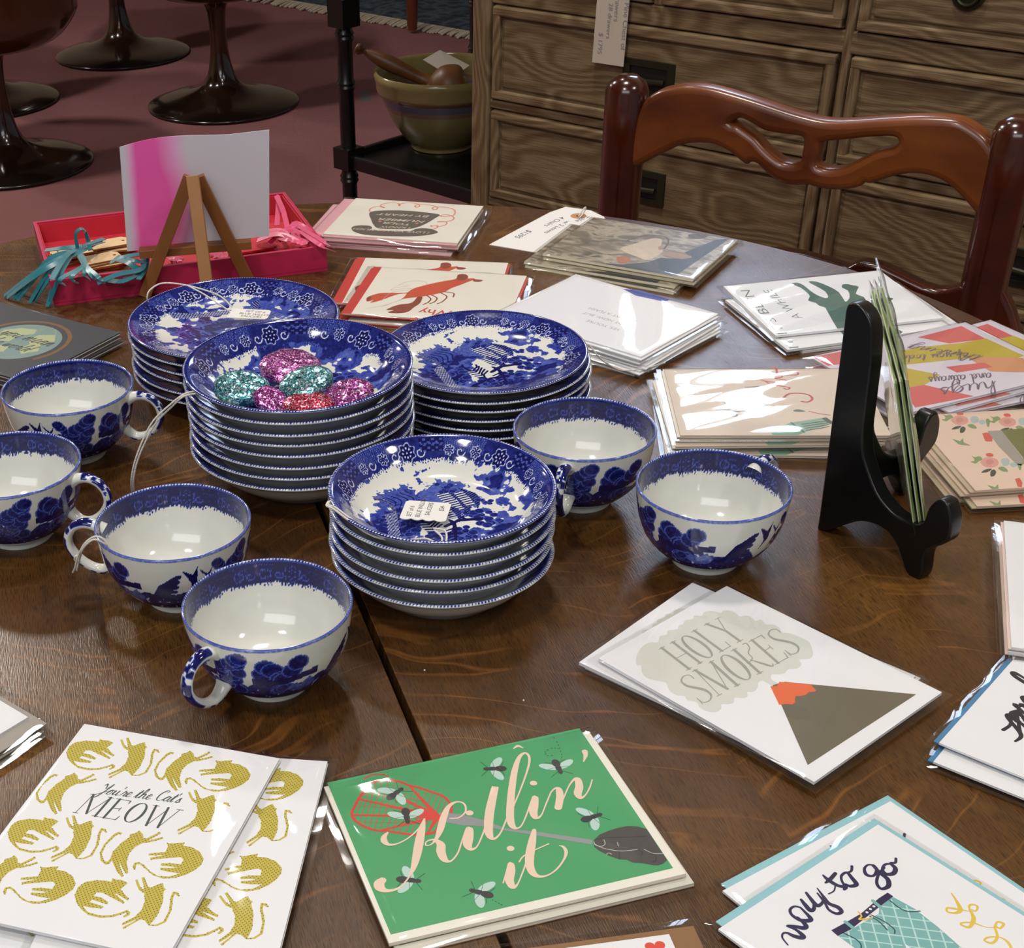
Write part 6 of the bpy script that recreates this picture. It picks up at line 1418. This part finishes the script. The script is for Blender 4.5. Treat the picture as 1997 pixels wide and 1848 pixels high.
# ------------------------------------------------------------------ black plate stand with cards
A_ = atz((1612, 1030), 0); pr = [(-.003, 0), (-.0036, .010), (-.0060, .065), (-.0088, .122), (-.0096, .135), (-.0098, .1402), (-.008, .1445), (-.0019, .1455), (.005, .142), (.0103, .1343), (.0135, .118), (.0148, .1016), (.0160, .085), (.0166, .0764), (.0188, .064), (.0229, .0556), (.0338, .0415), (.0450, .0345), (.0541, .0325), (.062, .0330), (.0675, .0365), (.0690, .0467), (.0737, .0540), (.0790, .0545), (.0817, .0522), (.0850, .046), (.0862, .036), (.0840, .0300), (.0760, .0225), (.0735, .0170), (.0745, .0067), (.0735, .001), (.0700, .0), (.0646, .0006), (.0590, .0075), (.0543, .0143), (.048, .0195), (.0417, .0212), (.033, .0205), (.0235, .0171), (.0100, .0064), (.003, .001)]
be = empty('plate_stand', 'black folding plate stand seen from the side, cards leaning in its hooks', 'stand', (A_[0], A_[1], T))
for dxy, yo in (((.55, -.835), 0.), ((.84, .54), 0.)):
    pp_ = pr if dxy[1] < 0 else [(.004, .0), (.004, .02), (.004, .06), (.0043, .09), (.0045, .104), (.0052, .1095), (.008, .1125), (.0125, .108), (.0148, .098)] + [q for q in pr if q[0] > .0155]
    pn = curve_solid([pp_], .0105, .0016, BLACK, 'panel', be); pn.rotation_euler = (0, 0, math.atan2(dxy[1], dxy[0])); pn.location = (0, 0, 0) if dxy[1] < 0 else (.004, .006, 0)
m_ = MB(); m_.tube([(.003, .006, .03), (.003, .006, .100)], .003, BLACK, 10); m_.build('hinge', be, 50)
GRE = mat('green_card', '#7f9b52', .5); GREE = mat('pale_green_envelope', '#c7cdb0', .6)
e_ = Vector((.207, .978, 0)).normalized(); up_ = Vector((-.978*.031, .207*.031, .104)).normalized(); nz = e_.cross(up_)
base = Vector((.3345, .728, T+.0165)) + e_*.0695 + up_*.054
gm = card_mesh('green_edged_card', A5-.002, A4-.002, GRE)
for i in range(3):
    o_ = base - nz*(.0003 + .0030*i) + e_*random.uniform(-.001, .001)
    M4 = Matrix(((e_.x, up_.x, nz.x, o_.x), (e_.y, up_.y, nz.y, o_.y), (e_.z, up_.z, nz.z, o_.z), (0, 0, 0, 1)))
    r = empty('greeting_card', 'green-edged card on the black plate stand, ' + ['frontmost of three', 'middle one of three', 'rearmost of three'][i], 'greeting card', (0, 0, 0), M=M4, group='green-edged cards on the black stand')
    e = link(bpy.data.objects.new('envelope', env_mesh(A5, A4, GREE)), r); e.location = (0, 0, .0003)
    c = link(bpy.data.objects.new('card', gm), r); c.location = (0, 0, .00095)
    s = link(bpy.data.objects.new('sleeve', sleeve(A5, A4+(0 if i else .012), i)), r); s.location = (0, 0 if i else .007, 0); s['label'] = 'clear plastic sleeve'

# ------------------------------------------------------------------ price tags and strings
def string(label, paths, rad=.0006, name='tag_string'):
    b = MB()
    for p in paths:
        P = smooth_pts([tuple(atz(q[:2], q[2])) for q in p], 7); b.tube([tuple(q) for q in P], rad, STRING, 8)
    return tag(b.build(name, smooth=60), label, 'string')
TAGW = mat('tag_card', '#e2dfda', .6, var=.01); PEN = mat('pen_ink', '#3d3b44', .6)
def price_tag(fr, z, tilt, lines, label, size, notch='left', out=None):
    b = MB(); w, h = fr.w, fr.h
    if out is None:
        n = 4; P = [(w/2-.002, -h/2), (w/2, -h/2+.002), (w/2, h/2-.002), (w/2-.002, h/2)]
        for i in range(n*6+1): t_ = i/(n*6); P.append((-w/2 + .0016*abs(math.sin(t_*math.pi*n)) * -1, h/2 - h*t_))
    else: P = out
    b.prism([P], 0, .0004, TAGW)
    for (s, x, y, rot) in lines: put_text(b, s, x, y, size, .00043, PEN, rot, .15, .004)
    o = b.build('price_tag'); o.location = (fr.c[0], fr.c[1], T+z); o.rotation_euler = (tilt[0], tilt[1], fr.rz); return tag(o, label, 'tag')
f1 = Frame(.0225, .0265, .054, TL=(783, 1014), TR=(797, 966), BR=(876, 973), BL=(866, 1022))
price_tag(f1, .0532, (math.radians(0), math.radians(3)), [('SET of 6', -.0095, .0072, 0), ('BLUE WILLOW', -.0095, .0022, 0), ('SAUCERS', -.0065, -.0030, 0), ('$24-', .000, -.0100, 0)], 'white handwritten tag in the small willow bowl reading $24', .0040)
f3 = Frame(.0300, .0150, .052, TL=(450, 594), TR=(538, 602), BL=(440, 618))
price_tag(f3, .0500, (math.radians(4), 0), [('SET OF 6', -.0045, .0030, -.08), ('BLUE WILLOW', -.0085, -.0010, -.08), ('SAUCERS', -.0065, -.0050, -.08)], 'white handwritten tag lying across the saucers behind the candies', .0040)
string('white string running from the $24 tag over the bowl rim', [[(848, 1034, .0545), (862, 1048, .055), (856, 1060, .057), (830, 1050, .055), (790, 1052, .057), (735, 1040, .060), (690, 1015, .066), (655, 990, .0705), (640, 984, .071), (645, 976, .069)], [(845, 1030, .0545), (868, 1035, .055), (870, 1055, .057), (858, 1062, .058), (800, 1058, .058), (730, 1046, .062), (680, 1014, .067), (650, 992, .0715), (637, 986, .0715), (640, 978, .070)]])
string('white string looping up from the saucer tag toward the tray', [[(452, 598, .053), (425, 575, .058), (368, 557, .064), (318, 552, .066), (292, 566, .064), (287, 583, .058), (292, 592, .050)], [(447, 606, .052), (420, 588, .056), (395, 572, .060), (365, 556, .0645)]])
string('white string hanging from the tall bowl stack down behind a cup', [[(380, 763, .080), (360, 768, .083), (335, 786, .078), (295, 826, .065), (266, 890, .045), (256, 940, .026), (262, 975, .006)], [(380, 768, .080), (358, 773, .082), (338, 790, .076), (302, 828, .063), (271, 890, .043), (260, 940, .025), (266, 975, .006)]])
string('white string tied round the handle of the cup behind the front cup', [[(215, 1072, .046), (203, 1052, .0525), (185, 1046, .055), (165, 1060, .050), (152, 1085, .040), (146, 1108, .030), (142, 1116, .024)], [(213, 1068, .046), (200, 1058, .052), (182, 1052, .055), (163, 1068, .048), (155, 1090, .036), (150, 1112, .026)], [(158, 1083, .038), (148, 1084, .040), (146, 1092, .036), (157, 1094, .034)]])
string('thin white string trailing from the saucers to the script cards', [[(1150, 672, .030), (1163, 690, .024), (1180, 706, .016), (1214, 722, .006), (1266, 716, .0065), (1296, 707, .015)]])
frt = Frame(.1000, .0560, .002, TL=(1182, 437), TR=(1061, 492.5), BR=(954, 474))
mt = MB(); P = [frt.L(q) for q in ((954, 474), (1071, 416), (1103, 405.6), (1152, 413), (1178, 425), (1183, 437), (1061, 492.5))]
hc = frt.L((1128, 423)); mt.prism([P[::1]], 0, .0007, TAGW); mt.disc(hc[0], hc[1], .0075, .00074, mat('tan_ring', '#b98150', .6), 28); mt.disc(hc[0], hc[1], .0024, .00078, mat('hole_dark', '#3a2a1c', .8), 14)
for s, q, sz in (('Quartersawn Oak', (1172, 433), .0075), ('Table', (1152, 424), .0085), ('w/ 2 Leaves', (1115, 434), .008), ('4 Chairs', (1104, 426), .0085), ('$1295', (1040, 450), .009)):
    x, y = frt.L(q); put_text(mt, s, x, y-.006, sz, .00074, PEN, 0, .2, .002)
o = mt.build('price_tag'); o.location = (frt.c[0], frt.c[1], T + .0012); o.rotation_euler = (0, math.radians(1.2), frt.rz); tag(o, 'large manila-style price tag with a tan ring, partly under the fur photograph', 'tag')
string('short white string knotted through the hole of the large price tag', [[(1128, 422, .003), (1136, 410, .008), (1142, 404, .010), (1140, 412, .006), (1130, 425, .003)]], .0007)
